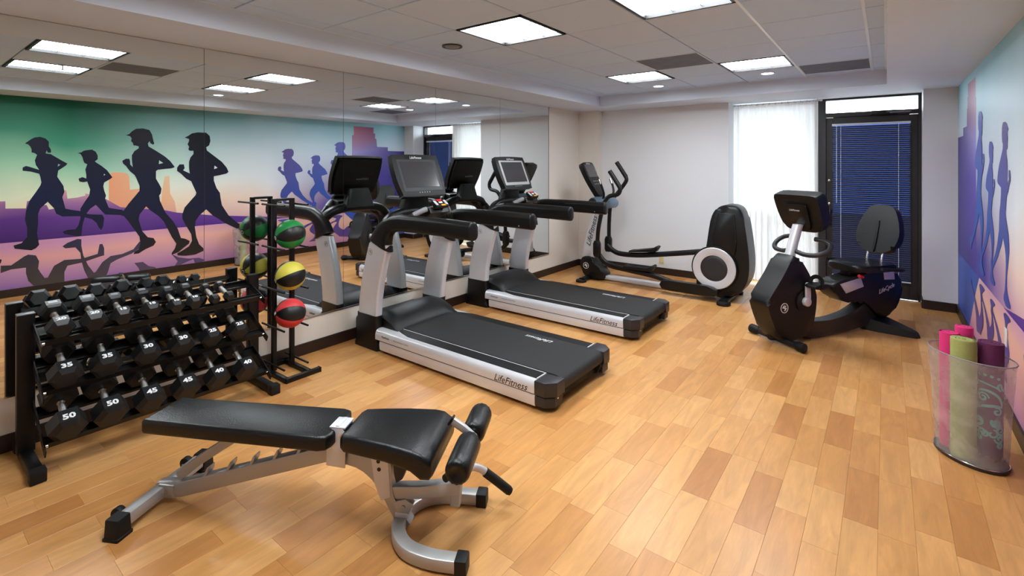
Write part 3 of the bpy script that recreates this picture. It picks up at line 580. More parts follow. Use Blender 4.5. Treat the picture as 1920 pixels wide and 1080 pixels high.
def make_treadmill(label, loc, rz=0, bezel='cap', nose=-1.09):
    t = thing('treadmill', label, 'treadmill', loc, rz, 'treadmills facing the mirror wall')
    bl, sv = M['black'], M['silver']
    # chassis under the deck
    B().box((-.05, 0, .09), (1.86, .74, .10), bev=.01).build('chassis', M['rubber'], t)
    for sy in (-1, 1):
        y = sy*.44
        # side rail: two stacked convex mouldings with a dark joint
        def rail(prof, x0, x1): 
            return B().rings([[Vector((x, y-sy*a, z)) for a, z in prof] for x in (x0, x0+.01, x1)], True)
        up_p = [(.000, .112), (.000, .150), (.006, .175), (.020, .192), (.040, .198), (.16, .198), (.16, .17), (.10, .112)]
        lo_p = [(.006, .030), (.002, .055), (.000, .085), (.004, .106), (.10, .106), (.10, .04), (.03, .025)]
        rr = rail(up_p, -.775, .905).build('side_rail', sv, t)
        rail(lo_p, -.72, .905).build('lower_side_rail', sv, rr)
        B().box((.09, y-sy*.052, .109), (1.62, .10, .006)).build('rail_joint', M['ink'], rr, False)
        # foot pad with rounded front, white piping
        yi, yo = y-sy*.150, y-sy*.040
        pad = [(-.66, yi), (-.67, yi*.85+yo*.15), (-.62, yi*.6+yo*.4), (-.50, yi*.25+yo*.75), (-.40, yo), (.90, yo), (.90, yi)]
        fp = B().xy(pad, .197, .2005).build('foot_pad', M['rubber'], t)
        B().box((.125, yi+sy*.004, .2008), (1.55, .004, .002)).box((.897, (yi+yo)/2, .2008), (.005, .11, .002)).build('piping', M['white'], fp, False)
        # rear end cap with cut corner
        cap = [(.903, y), (.985, y), (1.045, y-sy*.06), (1.045, y-sy*.155), (.903, y-sy*.155)]
        cp = B().xy(cap, .105, .202, bev=.008).build('rear_cap', M['cap'], t)
        cap2 = [(.905, y-sy*.006), (.98, y-sy*.006), (1.03, y-sy*.06), (1.03, y-sy*.15), (.905, y-sy*.15)]
        B().xy(cap2, .03, .102, bev=.01).build('lower_rear_cap', M['cap'], cp)
        B().cyl((1.04, y-sy*.07, .10), (1.046, y-sy*.07, .10), .006, 10).build('bolt', M['chrome'], cp)
        # levelling foot and rear bracket
        B().cyl((.80, y-sy*.10, 0), (.80, y-sy*.10, .06), .035, 16).build('levelling_foot', M['rubber'], t)
        B().xz([(.93, .10), (1.02, .12), (1.03, .09), (1.00, .04), (.97, .03), (.94, .05)], y-sy*.155, y-sy*.185, bev=.004).build('roller_bracket', M['rubber'], t)
        # upright: black boot, silver blade
        y0, y1 = sorted((sy*.425, sy*.350))
        loft_blade([(-1.10, -.755, .0), (-1.10, -.755, .03), (-1.08, -.77, .06), (-1.07, -.775, .14), (-1.06, -.775, .30)], y0-.006 if sy < 0 else y0, y1 if sy < 0 else y1+.006, .03).build('upright_boot', M['black2'], t)
        ub = loft_blade([(-1.045, -.785, .29), (-1.035, -.775, .42), (-1.005, -.745, .58), (-.955, -.695, .76), (-.905, -.645, .90), (-.892, -.632, .935)], y0, y1, .02).build('upright', sv, t)
        emblem(ub, .028, (sy*-1, 0, .0) if sy > 0 else (1, 0, 0), (.28, 0, 1), (-.86, sy*.4262, .86), M['grey'], sv)
        # handrail: thick padded arm with a bend at the upright
        yc = sy*.385
        path = smooth([(-.765, yc, .925), (-.735, yc, 1.0), (-.675, yc, 1.075), (-.56, yc, 1.125), (-.35, yc, 1.135), (0, yc, 1.135), (.27, yc, 1.13), (.325, yc, 1.13)], 6)
        sc = [1.0]*len(path); sc[-1] = .72; sc[-2] = .90; sc[-3] = .97
        sc = [(s, s*(1+1.15*max(0, 1-i/15)**1.2)) for i, s in enumerate(sc)]
        hr = B().sweep(path, rrect(.10, .142, .046, 5), up=(-.6, 0, 1), scales=[s for s in sc]).build('handrail', M['black2'], t)
        B().cyl((.20, yc-sy*.05, 1.09), (.20, yc-sy*.044, 1.09), .006, 10).build('bolt', M['grey'], hr)
    # belt wrapped on its rear roller
    prof = [(-.95, .206), (.985, .206)]
    for k in range(1, 7):
        a = R(90-30*k); prof.append((.985+.055*math.cos(a), .151+.055*math.sin(a)))
    prof += [(-.95, .096)]
    B().box((.95, 0, .065), (.07, .58, .06), bev=.01).build('rear_crossmember', M['rubber'], t)
    bt = B().xz(prof, -.288, .288).build('belt', M['belt'], t)
    text('LifeFitness', .062, M['white'], bt, 'belt_logo', (-1, 0, 0), (0, -1, 0), (.50, .21, .2072), shear=.3)
    # motor hood: humped cover between the uprights and a low nose
    pr = [(-1.075, .10), (-1.06, .20), (-1.0, .28), (-.88, .325), (-.76, .325), (-.66, .285), (-.60, .235), (-.575, .20), (-.575, .12), (-1.06, .08)]
    rs = []
    for y, k in ((-.365, .78), (-.34, .90), (-.25, .98), (0, 1.0), (.25, .98), (.34, .90), (.365, .78)):
        rs.append([Vector((x+(.03*(1-k)), y, .1+(z-.1)*(k if z > .2 else 1))) for x, z in pr])
    hd = B().rings(rs).build('motor_hood', M['black'], t)
    B().box((-1.06, 0, .14), (.02, .80, .02), bev=.004).build('hood_trim', sv, hd)
    B().box(((nose-.93)/2, 0, .145), (-.93-nose, .72, .17), bev=.035).build('front_shroud', bl, t)
    B().box((nose+.012, 0, .135), (.03, .66, .012), bev=.003).build('nose_trim', sv, t)
    # crossbar, console neck
    cb = smooth([(-.72, -.385, 1.07), (-.745, -.30, 1.15), (-.76, -.16, 1.185), (-.76, 0, 1.19), (-.76, .16, 1.185), (-.745, .30, 1.15), (-.72, .385, 1.07)], 5)
    B().sweep(cb, rrect(.10, .085, .035, 4), up=(-.2, 0, 1)).build('crossbar', M['black2'], t)
    B().rings([[Vector((-.78+.03*k+p[0], p[1], 1.19+.19*k)) for p in rrect(.10, .34-.10*k, .03, 3)] for k in (0, .3, .7, 1)]).build('console_neck', bl, t)
    # console head, tilted back
    tilt = frame((0, 1, 0), (-.42, 0, 1), (-.715, 0, 1.515))         # right = +y, up leans to the wall, normal to the runner
    out = smooth2([(-.285, -.02), (-.275, .185), (-.24, .205), (0, .212), (.24, .205), (.275, .185), (.285, -.02), (.255, -.175), (.22, -.20), (-.22, -.20), (-.255, -.175)], 3)
    ch = B().prism(out, .055, tilt, bev=.012).build('console', bl, t)
    inner = [(a*.93, c*.93) for a, c in out]
    B().prism(inner, .05, tilt @ Matrix.Translation((0, 0, -.03)), bev=.02).build('console_back', M['black2'], ch)
    B().prism(rrect(.47, .31, .012), .004, tilt @ Matrix.Translation((0, .005, .0275))).build('screen_bezel', M[bezel], ch, False)
    B().prism(rrect(.405, .255, .004), .003, tilt @ Matrix.Translation((0, .012, .0300))).build('screen', M['screen'], ch, False)
    o3 = tilt @ Vector((0, .178, .0285)); text('LifeFitness', .034, M['white'], ch, 'console_logo', (0, 1, 0), (-.42, 0, 1), o3, shear=.3)
    o3 = tilt @ Vector((.06, -.02, -.0565)); text('LifeFitness', .036, M['grey'], ch, 'rear_logo', (0, -1, 0), (-.42, 0, 1), o3, shear=.3)
    for k in range(5): B().prism(circ(.006, 10), .004, tilt @ Matrix.Translation((-.06+.03*k, -.165, .0275))).build('key', M['grey'], ch, False)
    # stop pod on an arched grip bar
    arch = smooth([(-.60, -.33, 1.10), (-.55, -.24, 1.17), (-.47, -.12, 1.235), (-.44, 0, 1.25), (-.47, .12, 1.235), (-.55, .24, 1.17), (-.60, .33, 1.10)], 5)
    gb = B().sweep(arch, rrect(.042, .042, .018, 3), up=(0, 0, 1)).build('grip_bar', bl, t)
    B().sweep(arch[6:11], rrect(.047, .047, .02, 3), up=(0, 0, 1)).build('pulse_sensor', M['grey'], gb)
    B().sweep(arch[20:25], rrect(.047, .047, .02, 3), up=(0, 0, 1)).build('pulse_sensor', M['grey'], gb)
    B().xz([(-.62, 1.16), (-.58, 1.24), (-.45, 1.26), (-.42, 1.20), (-.52, 1.14)], -.12, .12, bev=.015).build('accessory_shelf', M['black2'], t)
    pm = frame((0, 1, 0), (-.7, 0, .5), (-.43, 0, 1.275))
    pod = B().prism(rrect(.16, .095, .02), .03, pm, bev=.006).build('control_pod', bl, t)
    B().prism(rrect(.06, .022, .006), .006, pm @ Matrix.Translation((0, .032, .015))).build('stop_label', M['red'], pod, False)
    B().prism(rrect(.05, .018, .004), .004, pm @ Matrix.Translation((.01, -.034, .0155))).build('warning_label', M['yellowlab'], pod, False)
    for s in (-1, 1): B().prism(rrect(.028, .06, .006), .005, pm @ Matrix.Translation((s*.06, 0, .015))).build('rocker_key', M['silver'], pod, False)
    B().prism(rrect(.04, .02, .004), .004, pm @ Matrix.Translation((0, .002, .0155))).build('key_label', M['white'], pod, False)
    B().tube([(-.40, .05, 1.27), (-.37, .06, 1.20), (-.39, .05, 1.10), (-.42, .02, 1.13), (-.42, 0, 1.2)], .002, 6, n=5).build('safety_lanyard', M['rubber'], t)
    # maker's name on the near rail, small model print
    for s in (-1,):
        text('LifeFitness', .068, M['ink'], t, 'side_logo', (1, 0, 0), (0, -.0, 1), (.70, -.4408, .137), shear=.35, depth=.001)
        text('FlexDeck', .026, M['ink'], t, 'model_print', (1, 0, 0), (0, 0, 1), (-.64, -.4408, .150), shear=.2, depth=.001)
        text('Shock Absorption System', .018, M['grey'], t, 'model_print', (1, 0, 0), (0, 0, 1), (-.44, -.4408, .150), shear=.2, depth=.001)
    # power cord at the wall side
    return t
tm = make_treadmill('nearer treadmill with silver side rails, its belt end closest to the bench', (-2.75, 3.10, 0), nose=-1.19)
make_treadmill('farther treadmill, between the nearer treadmill and the elliptical trainer', (-2.84, 4.67, 0), 0, 'steel')

# ------------------------------------------------------------------ elliptical cross-trainer (front against the corner, drive housing to the right)
def make_elliptical():
    t = thing('elliptical_trainer', 'black and silver elliptical cross-trainer with big ringed drive wheel by the curtain', 'elliptical trainer', (-2.4, 6.30, 0))
    bl, sv, sb = M['black'], M['silver'], M['black2']
    X = lambda x: x+2.4
    # front foot housing and stabiliser
    B().xz(smooth2([(X(-3.47), .30), (X(-3.50), .17), (X(-3.42), .05), (X(-3.36), .02), (X(-3.14), .02), (X(-3.13), .12), (X(-3.24), .18), (X(-3.32), .31)], 3), -.11, .11, bev=.025).build('front_housing', sb, t)
    B().sweep([(X(-3.36), -.30, .028), (X(-3.36), .30, .028)], rrect(.09, .05, .02)).build('front_stabiliser', bl, t)
    for s in (-1, 1): B().xy(smooth2([(X(-3.42), s*.27), (X(-3.30), s*.27), (X(-3.30), s*.36), (X(-3.36), s*.38), (X(-3.42), s*.36)], 3), 0, .035, bev=.008).build('foot', M['rubber'], t)
    # mast
    B().rings([[Vector((X(xc)+p[0], p[1], z)) for p in rrect(w, .13 if z < .9 else .10, .045, 4)] for xc, w, z in ((-3.41, .19, .27), (-3.385, .185, .45), (-3.34, .17, .65), (-3.28, .15, .85), (-3.225, .13, 1.0), (-3.19, .11, 1.10))]).build('mast', sv, t)
    text('LifeFitness', .105, M['ink'], t, 'mast_logo', (.24, 0, .9), (-.9, 0, .24), (X(-3.33), -.0665, .68), shear=.3, depth=.003)
    emblem(t, .045, (1, 0, .1), (-.1, 0, 1), (X(-3.40), -.1105, .19), M['white'], sb)
    # pivot barrel
    B().cyl((X(-3.10), -.20, 1.09), (X(-3.10), .20, 1.09), .052, 20, bev=.012).build('pivot_barrel', M['bluegrey'], t)
    B().xz(smooth2([(X(-3.32), 1.16), (X(-3.33), 1.08), (X(-3.20), 1.02), (X(-3.04), 1.02), (X(-3.0), 1.10), (X(-3.08), 1.17)], 3), -.13, .13, bev=.03).build('pivot_cover', M['bluegrey'], t)
    B().cyl((X(-3.28), -.17, 1.10), (X(-3.28), -.12, 1.10), .055, 18, bev=.012).build('pivot_cap', bl, t)
    # console
    tilt = frame((0, 1, 0), (-.50, 0, 1), (X(-3.36), 0, 1.42))
    out = smooth2([(-.155, -.02), (-.165, .20), (-.13, .245), (0, .25), (.13, .245), (.165, .20), (.155, -.02), (.10, -.22), (.06, -.30), (-.06, -.30), (-.10, -.22)], 3)
    ch = B().prism(out, .07, tilt, bev=.015).build('console', bl, t)
    B().prism(rrect(.25, .20, .01), .004, tilt @ Matrix.Translation((0, .115, .035))).build('screen', M['screen'], ch, False)
    for k in range(6): B().prism(circ(.011, 10), .005, tilt @ Matrix.Translation((-.05+.05*(k % 3), -.05-.045*(k//3), .035))).build('key', M['grey'], ch, False)
    o3 = tilt @ Vector((0, .228, .0365)); text('LifeFitness', .028, M['white'], ch, 'console_logo', (0, 1, 0), (-.5, 0, 1), o3, shear=.3)
    B().prism(rrect(.018, .23, .008), .02, tilt @ Matrix.Translation((.150, .10, .03)), bev=.004).build('chrome_edge', M['chrome'], ch)
    # fixed grips beside the console
    for s in (-1, 1):
        g = B().tube([(X(-3.14), s*.10, 1.13), (X(-3.10), s*.15, 1.22), (X(-3.12), s*.17, 1.32), (X(-3.16), s*.17, 1.42)], .016, 10, n=5).build('fixed_grip', bl, t)
        B().tube([(X(-3.135), s*.17, 1.355), (X(-3.162), s*.17, 1.425)], .0185, 10).build('pulse_sensor', M['chrome'], g)
    # moving arms with grips
    for s, top in ((-1, -.02), (1, -.14)):
        y = s*.235
        p = [(X(-3.12)+.03*s, y, .48), (X(-3.11)+.02*s, y, .75), (X(-3.07), y, 1.02), (X(-3.03), y, 1.13), (X(-2.95), y, 1.20), (X(-2.83), y, 1.29), (X(-2.80), y, 1.37), (X(-2.86), y, 1.47), (X(-2.95), y, 1.60)]
        p = [(x+(top if z > 1.15 else (top*.4 if s < 0 else -.12)), yy, z+(.06*s if z > 1.2 else 0)) for x, yy, z in p]
        a = B().tube(p, .028, 12, n=5, scales=None).build('moving_arm', bl, t)
        q = smooth(p, 5)[-10:]
        B().tube(q, .031, 12).build('foam_grip', M['rubber'], a)
        B().rings([[Vector((X(-3.13)+(-.03 if s < 0 else -.09)+q_[0], y+q_[1], z)) for q_ in rrect(.10*k, .085*k, .025, 3)] for z, k in ((.36, .8), (.40, 1), (.54, 1), (.58, .75))]).build('arm_joint', sb, t)
    # pedal bars and pedals: far side high, near side low
    for s, pts, px, pz in ((-1, [(-3.16, .40), (-3.08, .31), (-2.96, .255), (-2.70, .23), (-2.36, .20), (-2.18, .16), (-2.02, .14), (-1.66, .135)], -2.56, .255),
                           (1, [(-3.22, .46), (-3.13, .39), (-3.00, .355), (-2.70, .37), (-2.20, .45), (-1.70, .54), (-1.50, .57)], -2.66, .405)):
        y = s*.20
        B().sweep(smooth([(X(a), y, z) for a, z in pts], 5), rrect(.062, .07, .025, 3)).build('pedal_bar', bl, t)
        sl = .03 if s < 0 else .14
        tray = [(X(px-.20), pz), (X(px-.19), pz+.05-sl*.2), (X(px-.12), pz+.03), (X(px+.14), pz+.03+sl*.3), (X(px+.19), pz+.075+sl*.3), (X(px+.21), pz+.06+sl*.3), (X(px+.17), pz-.005+sl*.3)]
        B().xz(tray, y-.085, y+.075, bev=.008).build('pedal', M['rubber'], t)
    sleeve = B().xz(smooth2([(X(-2.24), .175), (X(-2.0), .185), (X(-1.70), .185), (X(-1.60), .16), (X(-1.57), .115), (X(-1.62), .07), (X(-2.0), .065), (X(-2.24), .07)], 2), -.285, -.205, bev=.012).build('drive_link_cover', sb, t)
    # base beam on the floor
    B().box((X(-2.45), 0, .045), (1.55, .12, .05), bev=.012).build('base_beam', sv, t)
    # drive housing: tall tapered shroud, one shell each side of the flywheel
    sh = smooth2([(X(-1.68), .95), (X(-1.62), 1.09), (X(-1.54), 1.14), (X(-1.41), 1.14), (X(-1.33), 1.06), (X(-1.28), .80), (X(-1.25), .50), (X(-1.27), .28), (X(-1.36), .12), (X(-1.48), .05), (X(-1.66), .06), (X(-1.78), .14), (X(-1.82), .30), (X(-1.77), .50), (X(-1.73), .62)], 3)
    B().xz(sh, -.17, .17, bev=.05, seg=3).build('drive_housing', bl, t)
    pn = [(X(-1.65), .62), (X(-1.605), .98), (X(-1.57), 1.05), (X(-1.43), 1.05), (X(-1.40), .98), (X(-1.39), .60), (X(-1.5), .55)]
    B().xz(smooth2(pn, 3), -.185, -.16, bev=.012).build('housing_panel', sb, t)
    for s in (-1, 1):
        y = s*.172
        mt = frame((1, 0, 0), (0, 0, 1), (X(-1.63), y, .39)) if s < 0 else frame((-1, 0, 0), (0, 0, 1), (X(-1.63), y, .39))
        dw = B().lathe([(0, 0), (.26, 0), (.265, .02), (.26, .03), (0, .03)], mt, 40).build('wheel_guard', sb, t)
        B().lathe([(.155, .03), (.155, .04), (.16, .042), (.242, .042), (.247, .037), (.247, .03)], mt, 40).build('silver_ring', M['silver'], dw)
        B().lathe([(0, .035), (.10, .036), (.145, .036), (.153, .03)], mt, 40).build('wheel_hub', M['cap'], dw)
        ang = R(-98) if s < 0 else R(60)
    B().box((X(-1.79), .0, .20), (.18, .16, .22), bev=.03).build('link_guide', bl, t)
    B().sweep([(X(-1.50), -.30, .03), (X(-1.50), .30, .03)], rrect(.10, .05, .02)).build('rear_stabiliser', bl, t)
    for s in (-1, 1): B().xy(smooth2([(X(-1.56), s*.27), (X(-1.43), s*.27), (X(-1.43), s*.36), (X(-1.50), s*.385), (X(-1.56), s*.36)], 3), 0, .04, bev=.01).build('foot', M['rubber'], t)
    return t
make_elliptical()
# ------------------------------------------------------------------ recumbent bike: local x runs from the front stabiliser to the seat
def make_bike():
    t = thing('recumbent_bike', 'black recumbent exercise bike with padded seat back in front of the door', 'exercise bike', (-.74, 5.12, 0), R(57))
    bl, sb, sv = M['black'], M['black2'], M['silver']
    # front pod
    pod = smooth2([(-.02, .79), (-.14, .63), (-.25, .50), (-.315, .415), (-.31, .35), (-.25, .20), (-.17, .06), (.02, .045), (.16, .06), (.235, .20), (.265, .36), (.255, .46), (.19, .60), (.11, .715), (.05, .78)], 3)
    pb = B().xz(pod, -.105, .105, bev=.035, seg=3).build('drive_pod', bl, t)
    for a, z in ((.045, .72), (-.12, .555), (-.25, .41)): B().cyl((a, -.09, z), (a, -.107, z), .010, 10).build('screw_recess', M['ink'], pb)
    emblem(t, .045, (1, 0, 0), (0, 0, 1), (-.13, -.1065, .345), M['white'], bl)
    # front stabiliser with end rollers
    B().tube([(-.10, -.26, .042), (-.10, .26, .042)], .030, 12).build('front_stabiliser', bl, t)
    for s in (-1, 1): B().tube([(-.10, s*.20, .043), (-.105, s*.235, .043), (-.105, s*.285, .043), (-.10, s*.30, .043)], .042, 14, scales=[.8, 1, 1, .55]).build('transport_roller', M['rubber'], t)
    B().tube([(-.10, .05, .07), (-.15, .06, .09), (-.17, .03, .04), (-.14, .0, .03), (-.1, -.03, .05)], .009, 8, n=4).build('power_cord_loop', M['rubber'], t)
    # neck and console
    B().rings([[Vector((xc+p[0], p[1], z)) for p in rrect(.085, .085, .035, 4)] for xc, z in ((.035, .72), (.09, .88), (.14, 1.02), (.16, 1.07))]).build('neck', sv, t)
    cm = frame((0, -1, 0), (-.38, 0, 1), (.215, 0, 1.195))     # faces the front (away from the rider): normal -x
    out = smooth2([(-.225, -.02), (-.23, .14), (-.20, .175), (0, .18), (.20, .175), (.23, .14), (.225, -.02), (.19, -.15), (.12, -.185), (-.12, -.185), (-.19, -.15)], 3)
    c = B().prism(out, .11, cm, bev=.02, seg=3).build('console', bl, t)
    out2 = [(a*.5, cc*.72-.035) for a, cc in out]
    B().prism(out2, .03, cm @ Matrix.Translation((0, 0, .06)), bev=.01).build('console_rear_cover', sb, c)
    for k in range(3): B().prism(rrect(.30, .004, .001), .006, cm @ Matrix.Translation((0, .125-.012*k, .054))).build('vent_slot', M['ink'], c, False)
    o3 = cm @ Vector((-.02, .035, .0757)); text('LifeFitness', .026, M['white'], c, 'rear_logo', (0, -1, 0), (-.38, 0, 1), o3, shear=.3)
    B().prism(rrect(.32, .22, .01), .004, cm @ Matrix.Translation((0, .03, -.056))).build('screen', M['screen'], c, False)
    # handlebar loops
    for s in (-1, 1):
        B().tube([(.085, s*.035, .83), (.10, s*.12, .81), (.12, s*.22, .82), (.19, s*.275, .86), (.25, s*.25, .91), (.26, s*.17, .935), (.25, s*.10, .94)], .021, 12, n=5).build('handlebar', M['cap'], t)
    # cranks and pedals
    for s in (-1, 1):
        y = s*.11
        B().cyl((.11, s*.10, .385), (.11, s*.115, .385), .10, 28).build('crank_disc', sb, t)
        d = 1 if s < 0 else -1
        B().prism(rrect(.05, .20, .022), .02, frame((1, 0, 0), (0, 0, 1), (.12, s*.135, .385+d*.075))).cyl((.11, s*.11, .385), (.11, s*.15, .385), .04, 20, bev=.006).build('crank', sv, t)
        pc = (.14, s*.20, .385+d*.155)
        pd = B().xz(smooth2([(pc[0]-.06, pc[2]-.015), (pc[0]+.07, pc[2]-.02), (pc[0]+.11, pc[2]), (pc[0]+.07, pc[2]+.02), (pc[0]-.06, pc[2]+.018)], 3), pc[1]-.055, pc[1]+.055, bev=.008).build('pedal', M['rubber'], t)
        B().sweep(smooth([(pc[0], pc[1]-.05, pc[2]), (pc[0]+.01, pc[1]-.05, pc[2]+.06), (pc[0]+.01, pc[1], pc[2]+.085), (pc[0]+.01, pc[1]+.05, pc[2]+.06), (pc[0], pc[1]+.055, pc[2]), (pc[0]+.01, pc[1]+.06, pc[2]-.07)], 4), rrect(.035, .004, .001, 1), up=(1, 0, 0)).build('pedal_strap', M['rubber'], pd)
    # low beam sweeping up into the seat carriage
    bm_ = smooth2([(.18, .16), (.50, .155), (.74, .185), (.90, .24), (1.02, .30), (1.22, .30), (1.20, .18), (1.06, .09), (.85, .035), (.5, .02), (.18, .02)], 3)
    B().xz(bm_, -.055, .055, bev=.018).build('main_beam', M['cap'], t)
    sx0 = set(t.children)
    car = smooth2([(.44, .475), (.46, .42), (.56, .335), (.68, .30), (.80, .31), (.90, .27), (.98, .20), (1.08, .12), (1.22, .12), (1.34, .24), (1.40, .38), (1.40, .47), (1.33, .54), (1.20, .575), (.80, .56), (.60, .535), (.48, .51)], 3)
    cr = B().xz(car, -.085, .085, bev=.03, seg=3).build('seat_carriage', sb, t)
    B().xz([(.52, .495), (.80, .535), (.84, .445), (.60, .40)], -.0905, .0905, bev=.006).build('silver_panel', sv, cr)
    B().xz([(1.12, .57), (1.27, .565), (1.28, .48), (1.13, .49)], -.0905, .0905, bev=.006).build('silver_panel', sv, cr)
    text('LifeCycle', .062, M['white'], cr, 'carriage_logo', (1, 0, .25), (-.25, 0, 1), (1.16, -.0868, .40), shear=.4, depth=.002)
    B().tube([(.80, -.09, .55), (.76, -.13, .555), (.70, -.14, .57)], .016, 10, n=4).build('seat_lever', M['red'], t)
    B().box((.88, 0, .575), (.36, .10, .06), bev=.01).build('seat_post', bl, t)
    # seat and back
    seat = smooth2([(.66, -.10), (.70, -.17), (.84, -.20), (1.06, -.21), (1.13, -.17), (1.13, .17), (1.06, .21), (.84, .20), (.70, .17), (.66, .10)], 3)
    B().xy(seat, .60, .665, bev=.022, seg=3).build('seat', M['vinyl'], t)
    bk = frame((0, 1, 0), (.28, 0, 1), (1.20, 0, .965))
    o2 = smooth2([(-.205, -.06), (-.19, .06), (-.14, .19), (-.085, .245), (0, .255), (.085, .245), (.14, .19), (.19, .06), (.205, -.06), (.17, -.17), (.09, -.225), (0, -.232), (-.09, -.225), (-.17, -.17)], 5)
    bb = B().prism(o2, .075, bk, bev=.03, seg=3).build('seat_back', M['vinyl'], t)
    B().prism(smooth2([(-.012, -.2), (-.01, .06), (0, .085), (.01, .06), (.012, -.2)], 2), .02, bk @ Matrix.Translation((0, 0, -.038)), bev=.006).build('back_ridge', M['black2'], bb)
    B().prism(smooth2([(-.012, -.2), (-.01, .06), (0, .085), (.01, .06), (.012, -.2)], 2), .02, bk @ Matrix.Translation((0, 0, .038)), bev=.006).build('back_ridge', M['black2'], bb)
    for s in (-1, 1): B().tube([(1.10, s*.07, .58), (1.12, s*.07, .70), (1.16, s*.07, .82)], .012, 10, n=3).build('back_post', M['chrome'], t)
    for s in (-1, 1): B().tube([(1.12, s*.10, .62), (1.12, s*.24, .62), (1.08, s*.28, .625), (.92, s*.285, .64), (.80, s*.28, .655)], .016, 10, n=4).build('side_grip', M['rubber'], t)
    for o_ in set(t.children)-sx0: o_.location.x += .07
    # rear stabiliser: two tapering feet
    for s in (-1, 1):
        ft = [(1.02, s*.02), (1.04, s*.10), (1.22, s*.40), (1.28, s*.40), (1.30, s*.36), (1.27, s*.02)]
        B().rings([[Vector((p[0], s*y, p[1])) for p in ((xa, .0), (xb, .0), (xb-.02, h_), (xa+.02, h_))] for y, xa, xb, h_ in ((.0, 1.0, 1.30, .12), (.12, 1.05, 1.29, .10), (.30, 1.15, 1.28, .065), (.355, 1.19, 1.27, .05), (.375, 1.205, 1.255, .035))]).build('rear_foot', sb, t)
    return t
make_bike()
